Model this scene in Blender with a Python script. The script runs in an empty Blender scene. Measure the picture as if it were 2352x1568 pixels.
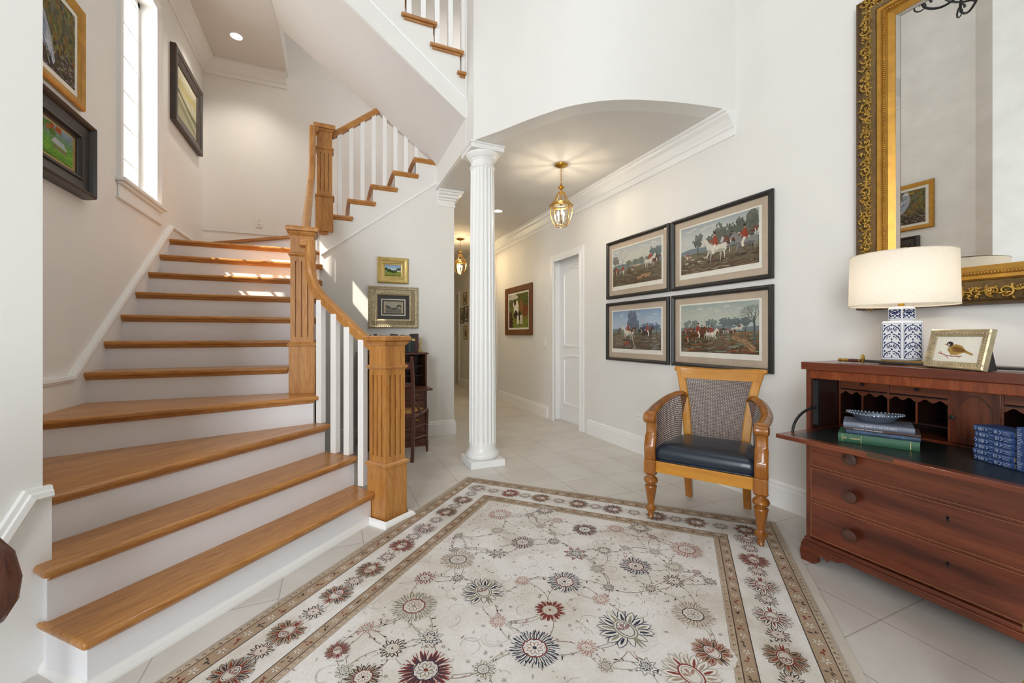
import bpy, bmesh, math, random
from mathutils import Vector, Matrix
PI = math.pi
R = math.radians
scn = bpy.context.scene
COL = bpy.context.collection

# ------------------------------------------------------------------ camera, sky, sun, area lights, exposure
cam = bpy.data.cameras.new('camera'); cam_o = bpy.data.objects.new('camera', cam); COL.objects.link(cam_o)
cam.sensor_width = 36.0; cam.lens = 36.0*949.9/2352; cam.clip_start = 0.05
cam.shift_y = -(784-770.6)/2352
cam_o.location = (0, 0, 1.115); cam_o.rotation_euler = (R(90), 0, -R(23.56))
scn.camera = cam_o
world = bpy.data.worlds.new('sky'); scn.world = world; world.use_nodes = True
bg = world.node_tree.nodes['Background']; bg.inputs[0].default_value = (0.90, 0.95, 1.0, 1); bg.inputs[1].default_value = 1.8
def light(kind, name, loc, energy, color=(1,1,1), direction=None, size=1, size_y=None, **kw):
    l = bpy.data.lights.new(name, kind); o = bpy.data.objects.new(name, l); COL.objects.link(o)
    o.location = loc; l.energy = energy; l.color = color
    if kind == 'AREA':
        l.size = size
        if size_y: l.shape = 'RECTANGLE'; l.size_y = size_y
    elif kind == 'SUN': l.angle = size
    else: l.shadow_soft_size = size
    for k, v in kw.items(): setattr(l, k, v)
    if direction: o.rotation_euler = Vector(direction).to_track_quat('-Z', 'Y').to_euler()
    return o
light('SUN', 'sun', (-8, 1, 9), 12.0, (1.0, 0.93, 0.82), (1.6, 0.57, -2.0), R(0.5))
light('AREA', 'entry_fill_light', (-2.1, -2.2, 1.8), 150, (0.89, 0.945, 1.0), (0.62, 1, 0.0), 2.2, 3.4, spread=R(140))  # added fill light behind the camera; entry windows are assumed, not built
light('AREA', 'upper_fill_light', (0.9, 1.2, 5.6), 24, (0.90, 0.95, 1.0), (-0.55, 0.45, -1), 2.4, 2.4)  # added overhead fill under the foyer ceiling, aimed at the stair walls
light('AREA', 'stair_window_light', (-1.75, 4.04, 3.10), 24, (0.90, 0.95, 1.0), (1, 0.1, -0.3), 0.9, 1.9)
light('AREA', 'upstairs_fill_light', (2.0, 4.3, 5.6), 22, (1.0, 0.98, 0.95), (0.0, 0.1, -1), 1.4, 1.4)  # added overhead fill for the upstairs hall; there is no window here
scn.view_settings.view_transform = 'Standard'; scn.view_settings.look = 'None'
scn.view_settings.exposure = 0.36; scn.view_settings.gamma = 1.0; scn.view_settings.use_curve_mapping = False
try:
    scn.cycles.max_bounces = 10; scn.cycles.diffuse_bounces = 5; scn.cycles.glossy_bounces = 4
    scn.cycles.transparent_max_bounces = 12; scn.cycles.caustics_reflective = False; scn.cycles.caustics_refractive = False
    scn.cycles.sample_clamp_indirect = 6.0
except Exception: pass

# ------------------------------------------------------------------ mesh helpers
class MB:
    def __init__(s): s.v = []; s.f = []; s.m = []; s.c = []; s.T = Matrix.Identity(4); s.mi = 0; s.col = (1,1,1)
    def add(s, vs, fs):
        b = len(s.v)
        for p in vs: s.v.append(tuple(s.T @ Vector(p)))
        for f in fs: s.f.append(tuple(b+i for i in f)); s.m.append(s.mi); s.c.append(s.col)
        return s
    def box(s, x0, x1, y0, y1, z0, z1):
        v = [(x0,y0,z0),(x1,y0,z0),(x1,y1,z0),(x0,y1,z0),(x0,y0,z1),(x1,y0,z1),(x1,y1,z1),(x0,y1,z1)]
        return s.add(v, [(0,3,2,1),(4,5,6,7),(0,1,5,4),(1,2,6,5),(2,3,7,6),(3,0,4,7)])
    def prism(s, poly, a, b, axis='Z'):
        n = len(poly)
        def P(p, h): return (p[0],p[1],h) if axis == 'Z' else ((p[0],h,p[1]) if axis == 'Y' else (h,p[0],p[1]))
        v = [P(p,a) for p in poly]+[P(p,b) for p in poly]
        return s.add(v, [tuple(range(n))[::-1], tuple(range(n,2*n))]+[(i,(i+1)%n,n+(i+1)%n,n+i) for i in range(n)])
    def lathe(s, prof, seg=24, c=(0,0,0), flute=None):
        v = []; n = len(prof)
        for i in range(seg):
            a = 2*PI*i/seg
            for (r, z) in prof: v.append((c[0]+r*math.cos(a), c[1]+r*math.sin(a), c[2]+z))
        f = [(i*n+j, ((i+1)%seg)*n+j, ((i+1)%seg)*n+j+1, i*n+j+1) for i in range(seg) for j in range(n-1)]
        f += [tuple(i*n for i in range(seg))[::-1], tuple(i*n+n-1 for i in range(seg))]
        return s.add(v, f)
    def tube(s, pts, r, seg=8, closed=False, flat=None):
        P = [Vector(p) for p in pts]; n = len(P); rr = r if isinstance(r, (list, tuple)) else [r]*n
        T = []
        for i in range(n):
            a = P[(i-1) % n] if (closed or i > 0) else P[i]; b = P[(i+1) % n] if (closed or i < n-1) else P[i]
            t = (b-a); T.append(t.normalized() if t.length > 1e-9 else Vector((0,0,1)))
        u = T[0].orthogonal().normalized(); v = []
        for i in range(n):
            u = (u - T[i]*u.dot(T[i]))
            u = u.normalized() if u.length > 1e-6 else T[i].orthogonal().normalized()
            w = T[i].cross(u)
            for k in range(seg):
                a = 2*PI*k/seg; v.append(P[i]+(u*math.cos(a)+w*math.sin(a)*(flat or 1))*rr[i])
        m = n if closed else n-1
        f = [(i*seg+k, i*seg+(k+1)%seg, ((i+1)%n)*seg+(k+1)%seg, ((i+1)%n)*seg+k) for i in range(m) for k in range(seg)]
        if not closed: f += [tuple(range(seg))[::-1], tuple((n-1)*seg+k for k in range(seg))]
        return s.add(v, f)
    def sweep(s, path, prof, n, closed=False):
        """prof = [(lateral, along normal)]; lateral = n x tangent; mitred corners on a planar path"""
        P = [Vector(p) for p in path]; N = Vector(n).normalized(); k = len(P); q = len(prof); v = []
        for i in range(k):
            d0 = (P[i]-P[i-1]).normalized() if (closed or i > 0) else None
            d1 = (P[(i+1)%k]-P[i]).normalized() if (closed or i < k-1) else None
            d0 = d0 or d1; d1 = d1 or d0
            l0 = N.cross(d0); l1 = N.cross(d1); l = (l0+l1); l = l.normalized() if l.length > 1e-6 else l0
            sc = 1/max(0.25, l.dot(l0))
            for (a, b) in prof: v.append(P[i]+l*a*sc+N*b)
        m = k if closed else k-1
        f = [(i*q+j, i*q+(j+1)%q, ((i+1)%k)*q+(j+1)%q, ((i+1)%k)*q+j) for i in range(m) for j in range(q)]
        if not closed: f += [tuple(range(q)), tuple((k-1)*q+j for j in range(q))[::-1]]
        return s.add(v, f)
    def ball(s, c, r, seg=12, rings=8, sc=(1,1,1)):
        v = []; f = []
        for j in range(1, rings):
            th = PI*j/rings
            for i in range(seg):
                a = 2*PI*i/seg
                v.append((c[0]+r*sc[0]*math.sin(th)*math.cos(a), c[1]+r*sc[1]*math.sin(th)*math.sin(a), c[2]+r*sc[2]*math.cos(th)))
        for j in range(rings-2):
            for i in range(seg): f.append((j*seg+i, (j+1)*seg+i, (j+1)*seg+(i+1)%seg, j*seg+(i+1)%seg))
        t = len(v); v += [(c[0],c[1],c[2]+r*sc[2]), (c[0],c[1],c[2]-r*sc[2])]
        for i in range(seg):
            f.append((t, i, (i+1)%seg)); b = (rings-2)*seg; f.append((t+1, b+(i+1)%seg, b+i))
        return s.add(v, f)
    def build(s, name, mats, parent=None, smooth=0, bevel=0, recalc=True, colors=False, seg=2):
        me = bpy.data.meshes.new(name); me.from_pydata(s.v, [], s.f)
        if not isinstance(mats, (list, tuple)): mats = [mats]
        for m in mats: me.materials.append(m)
        if len(mats) > 1: me.polygons.foreach_set('material_index', s.m)
        if colors:
            ca = me.color_attributes.new('Col', 'FLOAT_COLOR', 'CORNER'); buf = []
            for f, c in zip(s.f, s.c):
                for i in range(len(f)): buf += [c[0], c[1], c[2], 1.0]
            ca.data.foreach_set('color', buf)
        if recalc:
            bm = bmesh.new(); bm.from_mesh(me); bmesh.ops.recalc_face_normals(bm, faces=bm.faces[:]); bm.to_mesh(me); bm.free()
        me.update()
        if smooth:
            me.polygons.foreach_set('use_smooth', [True]*len(me.polygons)); me.set_sharp_from_angle(angle=R(smooth))
        o = bpy.data.objects.new(name, me); COL.objects.link(o)
        if parent: o.parent = parent
        if bevel:
            b = o.modifiers.new('bevel', 'BEVEL'); b.width = bevel; b.segments = seg; b.limit_method = 'ANGLE'; b.angle_limit = R(40)
        return o

def thing(name, label, cat, loc=(0,0,0), rotz=0, group=None, rot=None):
    o = bpy.data.objects.new(name, None); COL.objects.link(o); o.empty_display_size = 0.1
    o.location = loc; o.rotation_euler = rot or (0, 0, rotz); o['label'] = label; o['category'] = cat
    if group: o['group'] = group
    return o
def tag(o, label, cat, group=None):
    o['label'] = label; o['category'] = cat
    if group: o['group'] = group
    return o
def struct(o): o['kind'] = 'structure'; return o
def copy_tree(o, parent=None):
    c = o.copy(); COL.objects.link(c); c.parent = parent
    for ch in list(o.children): copy_tree(ch, c)
    return c
def placed(mb, loc, rotz, name, mats, **k):
    o = mb.build(name, mats, **k); o.location = loc; o.rotation_euler = (0,0,rotz); return o

# ------------------------------------------------------------------ materials
def C(h):
    h = h.lstrip('#'); out = []
    for i in (0,2,4):
        x = int(h[i:i+2],16)/255; out.append(x/12.92 if x <= 0.04045 else ((x+0.055)/1.055)**2.4)
    return tuple(out)
def c4(c): return (c[0],c[1],c[2],1)
class NT:
    def __init__(s, name):
        s.mat = bpy.data.materials.new(name); s.mat.use_nodes = True; s.t = s.mat.node_tree; s.b = s.t.nodes['Principled BSDF']
    def n(s, typ, **k):
        o = s.t.nodes.new(typ)
        for a, b in k.items():
            if a in o.inputs: o.inputs[a].default_value = b
            else: setattr(o, a, b)
        return o
    def l(s, a, b): s.t.links.new(a, b)
    def coord(s, scale=(1,1,1), rot=(0,0,0), loc=(0,0,0)):
        tc = s.n('ShaderNodeTexCoord'); mp = s.n('ShaderNodeMapping')
        mp.inputs['Scale'].default_value = scale; mp.inputs['Rotation'].default_value = rot; mp.inputs['Location'].default_value = loc
        s.l(tc.outputs['Object'], mp.inputs['Vector']); return mp.outputs['Vector']
    def noise(s, vec, scale, detail=4, rough=0.55, dist=0):
        o = s.n('ShaderNodeTexNoise'); o.inputs['Scale'].default_value = scale; o.inputs['Detail'].default_value = detail
        o.inputs['Roughness'].default_value = rough; o.inputs['Distortion'].default_value = dist; s.l(vec, o.inputs['Vector']); return o.outputs['Fac']
    def ramp(s, fac, stops):
        o = s.n('ShaderNodeValToRGB'); e = o.color_ramp.elements
        while len(e) < len(stops): e.new(0.5)
        for i, (p, c) in enumerate(stops): e[i].position = p; e[i].color = c4(c)
        s.l(fac, o.inputs['Fac']); return o.outputs['Color']
    def mix(s, fac, a, b, mode='MIX'):
        o = s.n('ShaderNodeMix', data_type='RGBA', blend_type=mode)
        for sock, val in ((o.inputs['Factor'], fac), (o.inputs['A'], a), (o.inputs['B'], b)):
            pass
        ins = [i for i in o.inputs if i.enabled] ; 
        for sock, val in zip([o.inputs[0], o.inputs[6], o.inputs[7]], (fac, a, b)):
            if hasattr(val, 'is_linked') or hasattr(val, 'node'): s.l(val, sock)
            else: sock.default_value = val if isinstance(val, (int, float)) else c4(val)
        return o.outputs[2]
    def bump(s, h, strength=0.2, dist=0.002):
        o = s.n('ShaderNodeBump'); o.inputs['Strength'].default_value = strength; o.inputs['Distance'].default_value = dist
        s.l(h, o.inputs['Height']); s.l(o.outputs['Normal'], s.b.inputs['Normal'])
    def set(s, **k):
        for a, v in k.items(): s.b.inputs[a.replace('_',' ')].default_value = v

def paint(name, col, rough=0.55, var=0.03, bump=0.05, scale=3.0, metal=0.0):
    t = NT(name); v = t.coord(); f = t.noise(v, scale, 3)
    d = tuple(max(0, x*(1-var)) for x in col); l = tuple(min(1, x*(1+var)) for x in col)
    t.l(t.ramp(f, [(0.3, d), (0.7, l)]), t.b.inputs['Base Color'])
    t.set(Roughness=rough, Metallic=metal)
    if bump: t.bump(t.noise(v, 260, 2), bump, 0.001)
    return t.mat
def wood(name, dark, mid, light, axis='X', rotz=0.0, rough=0.32, grain=1.0, coat=0.15, streak=0.5, soft=True):
    t = NT(name); sc = {'X': (1.4, 16, 16), 'Y': (16, 1.4, 16), 'Z': (16, 16, 1.4)}[axis]
    tc = t.n('ShaderNodeTexCoord'); m0 = t.n('ShaderNodeMapping'); m0.inputs['Rotation'].default_value = (0,0,rotz)
    t.l(tc.outputs['Object'], m0.inputs['Vector'])
    mp = t.n('ShaderNodeMapping'); mp.inputs['Scale'].default_value = tuple(x*grain for x in sc); t.l(m0.outputs['Vector'], mp.inputs['Vector'])
    v = mp.outputs['Vector']
    a = t.noise(v, 0.8, 4, 0.55, 0.5); b = t.noise(v, 9.0, 3, 0.6, 0.1)
    lo = tuple(mid[i]*0.55+dark[i]*0.45 for i in range(3)) if soft else dark; hi = tuple(mid[i]*0.5+light[i]*0.5 for i in range(3)) if soft else light
    base = t.ramp(a, [(0.28, lo), (0.5, mid), (0.72, hi)])
    fine = t.ramp(b, [(0.34, tuple(1-(1-x)*1.05*streak for x in mid)), (0.52, (1,1,1))])
    wm = t.n('ShaderNodeMapping'); wm.inputs['Scale'].default_value = {'X': (0.16,1,1), 'Y': (1,0.16,1), 'Z': (1,1,0.16)}[axis]; t.l(m0.outputs['Vector'], wm.inputs['Vector'])
    wv = t.n('ShaderNodeTexWave'); wv.wave_type = 'BANDS'; wv.bands_direction = 'DIAGONAL'; wv.inputs['Scale'].default_value = 16*grain; wv.inputs['Distortion'].default_value = 7.0; wv.inputs['Detail'].default_value = 3.0; wv.inputs['Detail Scale'].default_value = 1.6
    t.l(wm.outputs['Vector'], wv.inputs['Vector']); wc = t.ramp(wv.outputs['Fac'], [(0.0, tuple(1-(1-x)*0.62*streak for x in mid)), (0.30, (1,1,1))])
    t.l(t.mix(0.85, t.mix(0.85, base, fine, 'MULTIPLY'), wc, 'MULTIPLY'), t.b.inputs['Base Color'])
    t.set(Roughness=rough); t.b.inputs['Coat Weight'].default_value = coat; t.b.inputs['Coat Roughness'].default_value = 0.15
    t.bump(b, 0.12, 0.001); return t.mat
def simple(name, col, rough=0.5, metal=0.0, **k):
    t = NT(name); v = t.coord(); f = t.noise(v, 9, 3)
    t.l(t.ramp(f, [(0.3, tuple(x*0.93 for x in col)), (0.7, tuple(min(1,x*1.05) for x in col))]), t.b.inputs['Base Color'])
    t.set(Roughness=rough, Metallic=metal)
    for a, b in k.items(): t.b.inputs[a.replace('_',' ')].default_value = b
    return t.mat
def art_mat(name, rough=0.8, bump=0.0, spec=0.2, soft=0.12):
    t = NT(name); at = t.n('ShaderNodeVertexColor', layer_name='Col'); v = t.coord(); f = t.noise(v, 75, 5, 0.7)
    k = t.ramp(f, [(0.25, (1-soft*2,)*3), (0.75, (1,1,1))])
    t.l(t.mix(1.0, at.outputs['Color'], k, 'MULTIPLY'), t.b.inputs['Base Color']); t.set(Roughness=rough)
    t.b.inputs['Specular IOR Level'].default_value = spec
    if bump: t.bump(t.noise(v, 420, 2), bump, 0.002)
    return t.mat
M = {}
M['wall'] = paint('wall_paint', C('#e6e4df'), 0.6, 0.012)
M['wall_stair'] = paint('stair_wall_paint', C('#edeae5'), 0.6, 0.012)
M['ceil'] = paint('ceiling_paint', C('#dedad4'), 0.7, 0.012)
M['trim'] = paint('trim_paint', C('#f0efec'), 0.32, 0.008, 0.0)
M['riser'] = paint('riser_paint', C('#ebebee'), 0.4, 0.01, 0.02)
OAK = (C('#80501f'), C('#bb8343'), C('#d29e5a'))
M['oakX'] = wood('oak_stain', *OAK, 'X'); M['oakY'] = wood('oak_stain_along_y', *OAK, 'Y'); M['oakZ'] = wood('oak_stain_upright', *OAK, 'Z', streak=0.42)
M['oak45'] = wood('oak_stain_diagonal', *OAK, 'X', rotz=R(-44)); M['oak17'] = wood('oak_stain_winder', *OAK, 'X', rotz=R(-17))
M['oakW'] = wood('oak_stain_upper_winder', *OAK, 'X', rotz=R(38))
MAH = (C('#37180e'), C('#6b331f'), C('#8b4c2d'))
M['mah'] = wood('mahogany', *MAH, 'X', rough=0.28, grain=0.5, streak=0.35, soft=False); M['mahZ'] = wood('mahogany_upright', *MAH, 'Z', rough=0.28, grain=0.5)
M['mahY'] = wood('mahogany_depth', *MAH, 'Y', rough=0.25, grain=0.5)
M['flame'] = wood('flame_mahogany', C('#4a1d0e'), C('#84401f'), C('#a35c30'), 'Z', rough=0.25, grain=1.1, streak=0.4)
M['shade_in'] = simple('shaded_interior_wood', C('#2c1510'), 0.5)  # shade of the bureau interior put into the wood colour
M['walnut'] = wood('walnut', C('#3a1d14'), C('#5d3122'), C('#754331'), 'Z', rough=0.35)
M['honey'] = wood('honey_wood', C('#7d4a12'), C('#c28426'), C('#d69c3e'), 'Z', rough=0.22, grain=0.6, coat=0.5, streak=0.25)
M['honeyX'] = wood('honey_wood_rail', C('#7d4a12'), C('#c28426'), C('#d69c3e'), 'X', rough=0.22, grain=0.6, coat=0.5, streak=0.25)
M['honey_dark'] = wood('aged_honey_wood', C('#4f290f'), C('#955a1e'), C('#c08430'), 'Z', rough=0.2, grain=0.6, coat=0.5, streak=0.3)
M['cane'] = simple('dark_cane', C('#4a2a24'), 0.35)
M['leather'] = simple('navy_leather', C('#1a2534'), 0.34, Coat_Weight=0.25)
M['green_leather'] = simple('green_leather', C('#1a211f'), 0.32)
M['gold'] = paint('antique_gold', C('#b08d45'), 0.36, 0.2, 0.2, 30, 0.8)
M['gold_bright'] = paint('gilt', C('#bd8d3e'), 0.38, 0.15, 0.1, 20, 0.7)
M['gold_pale'] = paint('pale_gold', C('#bfa767'), 0.4, 0.12, 0.1, 20, 0.6)
M['silver_gold'] = paint('champagne_gilt', C('#b7a98a'), 0.38, 0.2, 0.2, 40, 0.6)
M['bronze_bg'] = paint('bronze_ground', C('#7a6340'), 0.5, 0.25, 0.3, 40, 0.6)
M['brass'] = simple('brass', C('#c69a4a'), 0.22, 1.0)
M['black_frame'] = paint('black_frame', C('#2a2624'), 0.38, 0.1, 0.0)
M['dark_frame'] = paint('ebonised_frame', C('#332c29'), 0.35, 0.2, 0.0, 8)
M['brown_frame'] = wood('brown_frame_wood', C('#2c221d'), C('#453830'), C('#5a4a40'), 'Z', rough=0.45)
M['iron'] = simple('wrought_iron', C('#2b2b2d'), 0.45, 0.5)
M['glassart'] = None
M['pewter'] = simple('pewter', C('#8d98a8'), 0.32, 0.75)
M['white_plastic'] = simple('white_plastic', C('#eceae4'), 0.35)
M['art'] = art_mat('painted_surface')
t = NT('rug_wool'); at = t.n('ShaderNodeVertexColor', layer_name='Col'); v = t.coord(); f = t.noise(v, 2.6, 3, 0.6, 0.4); k = t.ramp(f, [(0.36, (0.82,0.775,0.72)), (0.58, (1,1,1))])
f2 = t.noise(v, 90, 3); k2 = t.ramp(f2, [(0.25, (0.88,0.88,0.88)), (0.7, (1,1,1))])
t.l(t.mix(1.0, t.mix(1.0, at.outputs['Color'], k, 'MULTIPLY'), k2, 'MULTIPLY'), t.b.inputs['Base Color']); t.set(Roughness=0.95); t.b.inputs['Specular IOR Level'].default_value = 0.05
t.bump(t.noise(v, 420, 2), 0.4, 0.002); M['rugmat'] = t.mat
M['paper'] = simple('mat_board', C('#bfad97'), 0.85); M['cream'] = simple('cream_paper', C('#e9e4d7'), 0.85)
M['linen'] = simple('cream_linen', C('#e6dcc6'), 0.9)
def glass_mat(name, tint=(1,1,1), refl=0.06):
    t = NT(name); n = t.t.nodes; out = n['Material Output']; n.remove(t.b)
    tr = t.n('ShaderNodeBsdfTransparent'); tr.inputs[0].default_value = c4(tint); gl = t.n('ShaderNodeBsdfGlossy'); gl.inputs['Roughness'].default_value = 0.02
    mx = t.n('ShaderNodeMixShader'); lw = t.n('ShaderNodeLayerWeight'); lw.inputs[0].default_value = 0.5; pw = t.n('ShaderNodeMath', operation='POWER'); pw.inputs[1].default_value = 4.0; t.l(lw.outputs['Facing'], pw.inputs[0])
    fr = t.n('ShaderNodeMath', operation='MULTIPLY_ADD'); fr.inputs[1].default_value = 0.5; fr.inputs[2].default_value = refl*0.35; t.l(pw.outputs[0], fr.inputs[0])
    t.l(fr.outputs[0], mx.inputs[0]); t.l(tr.outputs[0], mx.inputs[1]); t.l(gl.outputs[0], mx.inputs[2]); t.l(mx.outputs[0], out.inputs[0]); return t.mat
M['glass'] = glass_mat('clear_glass'); M['lantern_glass'] = glass_mat('lantern_glass', (0.97,0.95,0.9))
def emis(name, col, s):
    t = NT(name); t.set(Roughness=0.5); t.b.inputs['Base Color'].default_value = c4(col)
    t.b.inputs['Emission Color'].default_value = c4(col); t.b.inputs['Emission Strength'].default_value = s; return t.mat
M['bulb'] = emis('lit_bulb', (1.0,0.86,0.62), 40); M['downlight'] = emis('lit_downlight', (1.0,0.96,0.88), 14)
M['mirror'] = simple('mirror_silver', (0.93,0.94,0.93), 0.01, 1.0)
# lampshade: translucent linen
t = NT('lamp_shade_linen'); v = t.coord((1,1,1)); f = t.noise(v, 180, 2)
t.l(t.ramp(f, [(0.3, C('#e8e0d2')), (0.7, C('#f7f2e8'))]), t.b.inputs['Base Color']); t.set(Roughness=0.9)
tl = t.n('ShaderNodeBsdfTranslucent'); tl.inputs[0].default_value = (0.96,0.92,0.84,1); mx = t.n('ShaderNodeMixShader'); mx.inputs[0].default_value = 0.5
t.l(t.b.outputs[0], mx.inputs[1]); t.l(tl.outputs[0], mx.inputs[2]); t.l(mx.outputs[0], t.t.nodes['Material Output'].inputs[0]); M['shade'] = t.mat
# tile floor
t = NT('floor_tile'); tc = t.n('ShaderNodeTexCoord'); mp = t.n('ShaderNodeMapping'); S = 0.3633
mp.inputs['Location'].default_value = (-1.6105, -3.0893, 0); t.l(tc.outputs['Object'], mp.inputs['Vector'])
br = t.n('ShaderNodeTexBrick'); br.offset = 0.0; br.squash = 1.0; br.inputs['Scale'].default_value = 1.0
br.inputs['Brick Width'].default_value = S; br.inputs['Row Height'].default_value = S; br.inputs['Mortar Size'].default_value = 0.0026; br.inputs['Mortar Smooth'].default_value = 0.15
br.inputs['Color1'].default_value = c4(C('#dcd8d2')); br.inputs['Color2'].default_value = c4(C('#d6d1ca')); br.inputs['Mortar'].default_value = c4(C('#b3aca3'))
t.l(mp.outputs['Vector'], br.inputs['Vector'])
v = t.coord((1,1,1)); f = t.noise(v, 2.2, 6, 0.65, 0.6); k = t.ramp(f, [(0.3, (0.86,0.84,0.82)), (0.62, (1,1,1))])
t.l(t.mix(1.0, br.outputs['Color'], k, 'MULTIPLY'), t.b.inputs['Base Color']); t.set(Roughness=0.33); t.b.inputs['Specular IOR Level'].default_value = 0.45
inv = t.n('ShaderNodeMath', operation='SUBTRACT'); inv.inputs[0].default_value = 1.0; t.l(br.outputs['Fac'], inv.inputs[1]); t.bump(inv.outputs[0], 0.35, 0.002)
M['tile'] = t.mat

# ------------------------------------------------------------------ the setting
XR = 2.68; XL = -1.343; YB = 5.72; YD = 4.57; ZC = 2.743; ZT = 5.9; WB = (-0.888, 1.90); WI = (-1.343, 2.17)
struct(MB().box(-4, 6, -3, 11, -0.1, 0).build('floor', M['tile']))
def quadwall(name, pieces, mat):          # pieces: list of boxes
    m = MB()
    for p in pieces: m.box(*p)
    return struct(m.build(name, mat))
T = 0.16
# right wall with the panelled door and the far cased opening
quadwall('wall_right', [(XR,XR+T,-2.5,4.055,0,ZT),(XR,XR+T,4.055,4.84,2.165,ZT),(XR,XR+T,4.84,6.80,0,ZT),(XR,XR+T,6.80,7.65,2.165,ZT),(XR,XR+T,7.65,9.12,0,ZT),(XR,XR+T,9.12,9.5,2.12,ZT),(XR,XR+T,9.5,10,0,ZT)], M['wall'])
quadwall('wall_end', [(1.0,4.2,10,10.1,0,ZC+.2)], M['wall'])
quadwall('wall_side_room', [(XR+T,4.2,6.6,6.7,0,ZC),(XR+T,4.2,7.75,7.85,0,ZC),(4.2,4.3,6.6,10,0,ZC),(XR+T,4.2,9.0,9.1,0,ZC)], M['wall'])
# stair wall with tall window opening
WY0, WY1, WZ0, WZ1 = 3.74, 4.345, 2.20, 3.84
quadwall('wall_left', [(XL-T,XL,2.0,WY0,0,ZT),(XL-T,XL,WY1,YB,0,ZT),(XL-T,XL,WY0,WY1,0,WZ0),(XL-T,XL,WY0,WY1,WZ1,ZT)], M['wall_stair'])
quadwall('wall_back', [(XL-T,1.4,YB,YB+T,0,ZT)], M['wall_stair'])
# foyer wall at 45 degrees left of the stairs, with its return
m = MB(); m.prism([WB, WI, (-1.5,2.17), (-3.0,0.66), (-3.0,-0.212), ], 0, ZT); struct(m.build('wall_foyer_left', M['wall']))
quadwall('wall_entry', [(-3.1,-3.0,-2.5,0.7,0,ZT),(-3.0,XR,-2.6,-2.5,0,ZT)], M['wall'])
# wall under the upper flight (pictures and desk stand against it)
RUN = 0.2235
def R13(k): return -0.05+RUN*(k-13)
prof = [(-0.11,0.0),(1.275,0.0),(1.275,ZC),(1.085,ZC),(1.085,3.03)]
for k in range(17, 12, -1): prof += [(R13(k), 0.18*k-0.03), (R13(k), 0.18*(k-1)-0.03)]
prof += [(-0.11, 0.18*12-0.03)]
m = MB(); m.prism(prof, YD, YD+0.05, 'Y'); m.box(1.15,1.275,YD+0.05,10,0,ZC); struct(m.build('wall_desk', M['wall']))
m = MB(); m.box(1.15,1.275,8.0,8.9,0,2.05)
# curved balcony wall above the hall
HC = [(1.085,3.288),(1.231,3.048),(1.333,2.858),(1.432,2.692),(1.531,2.548),(1.642,2.44),(1.762,2.353),(1.90,2.285),(2.038,2.235),(2.192,2.190),(2.357,2.152),(2.536,2.120),(2.68,2.100)]
def smooth_curve(P, n):
    out = []
    for i in range(len(P)-1):
        p0 = P[max(0,i-1)]; p1 = P[i]; p2 = P[i+1]; p3 = P[min(len(P)-1,i+2)]
        for k in range(n):
            t = k/n; out.append(tuple(0.5*((2*p1[j])+(-p0[j]+p2[j])*t+(2*p0[j]-5*p1[j]+4*p2[j]-p3[j])*t*t+(-p0[j]+3*p1[j]-3*p2[j]+p3[j])*t**3) for j in range(len(p1))))
    out.append(tuple(P[-1])); return out
hc = smooth_curve(HC, 4)
def offs(P, d):
    out = []
    for i, p in enumerate(P):
        a = Vector(P[max(0,i-1)]); b = Vector(P[min(len(P)-1,i+1)]); t = (b-a).normalized(); n = Vector((-t.y, t.x)); out.append(tuple(Vector(p)+n*d))
    return out
inner = offs(hc, 0.14); inner[-1] = (2.68, inner[-1][1]); inner[0] = (1.085, 3.50)
m = MB(); m.prism(hc+inner[::-1], ZC, 5.2); struct(m.build('wall_balcony', M['wall'], smooth=30))
m = MB(); m.prism(inner+[(2.68,10),(1.085,10),(1.085,YD+.05)], ZC, 3.04)
for f in [(3.05,4.2,6.5,10,ZC,ZC+.1)]: m.box(2.84,4.2,6.6,10,ZC,ZC+.1)
struct(m.build('ceiling_hall', M['ceil']))
# landing ceiling and the sloped underside of the top flight
ZL = 4.26
SO = {'A':(1.085,3.503,3.02),'B':(1.085,4.57,3.00),'G':(-0.49,4.83,ZL),'E':(-0.62,4.487,ZL),'F':(-0.600,3.503,ZL)}
m = MB(); m.prism([(XL,3.50),(-0.600,3.50),(-0.555,4.1),(-0.49,4.83),(-0.49,YB),(XL,YB)], ZL, ZL+0.24); struct(m.build('ceiling_landing', M['ceil']))
A,B,G,E_,F = (SO[k] for k in 'ABGEF')
m = MB(); NS = 16; v = []
for dz in (0.0, 0.03):
    for i in range(NS+1):
        for j in range(NS+1):
            u, w = i/NS, j/NS; p = Vector(A).lerp(Vector(F), u).lerp(Vector(B).lerp(Vector(G), u), w); v.append((p.x,p.y,p.z+dz))
q = NS+1; f = [(i*q+j,(i+1)*q+j,(i+1)*q+j+1,i*q+j+1) for i in range(NS) for j in range(NS)]
f += [tuple(k+q*q for k in t_)[::-1] for t_ in f]
rim = [i*q for i in range(q)]+[NS*q+j for j in range(1,q)]+[i*q+NS for i in range(NS-1,-1,-1)]+[j for j in range(NS-1,0,-1)]
f += [(rim[k],rim[(k+1)%len(rim)],rim[(k+1)%len(rim)]+q*q,rim[k]+q*q) for k in range(len(rim))]
m.add(v, f); struct(m.build('ceiling_stair_soffit', M['ceil'], smooth=40))
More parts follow.
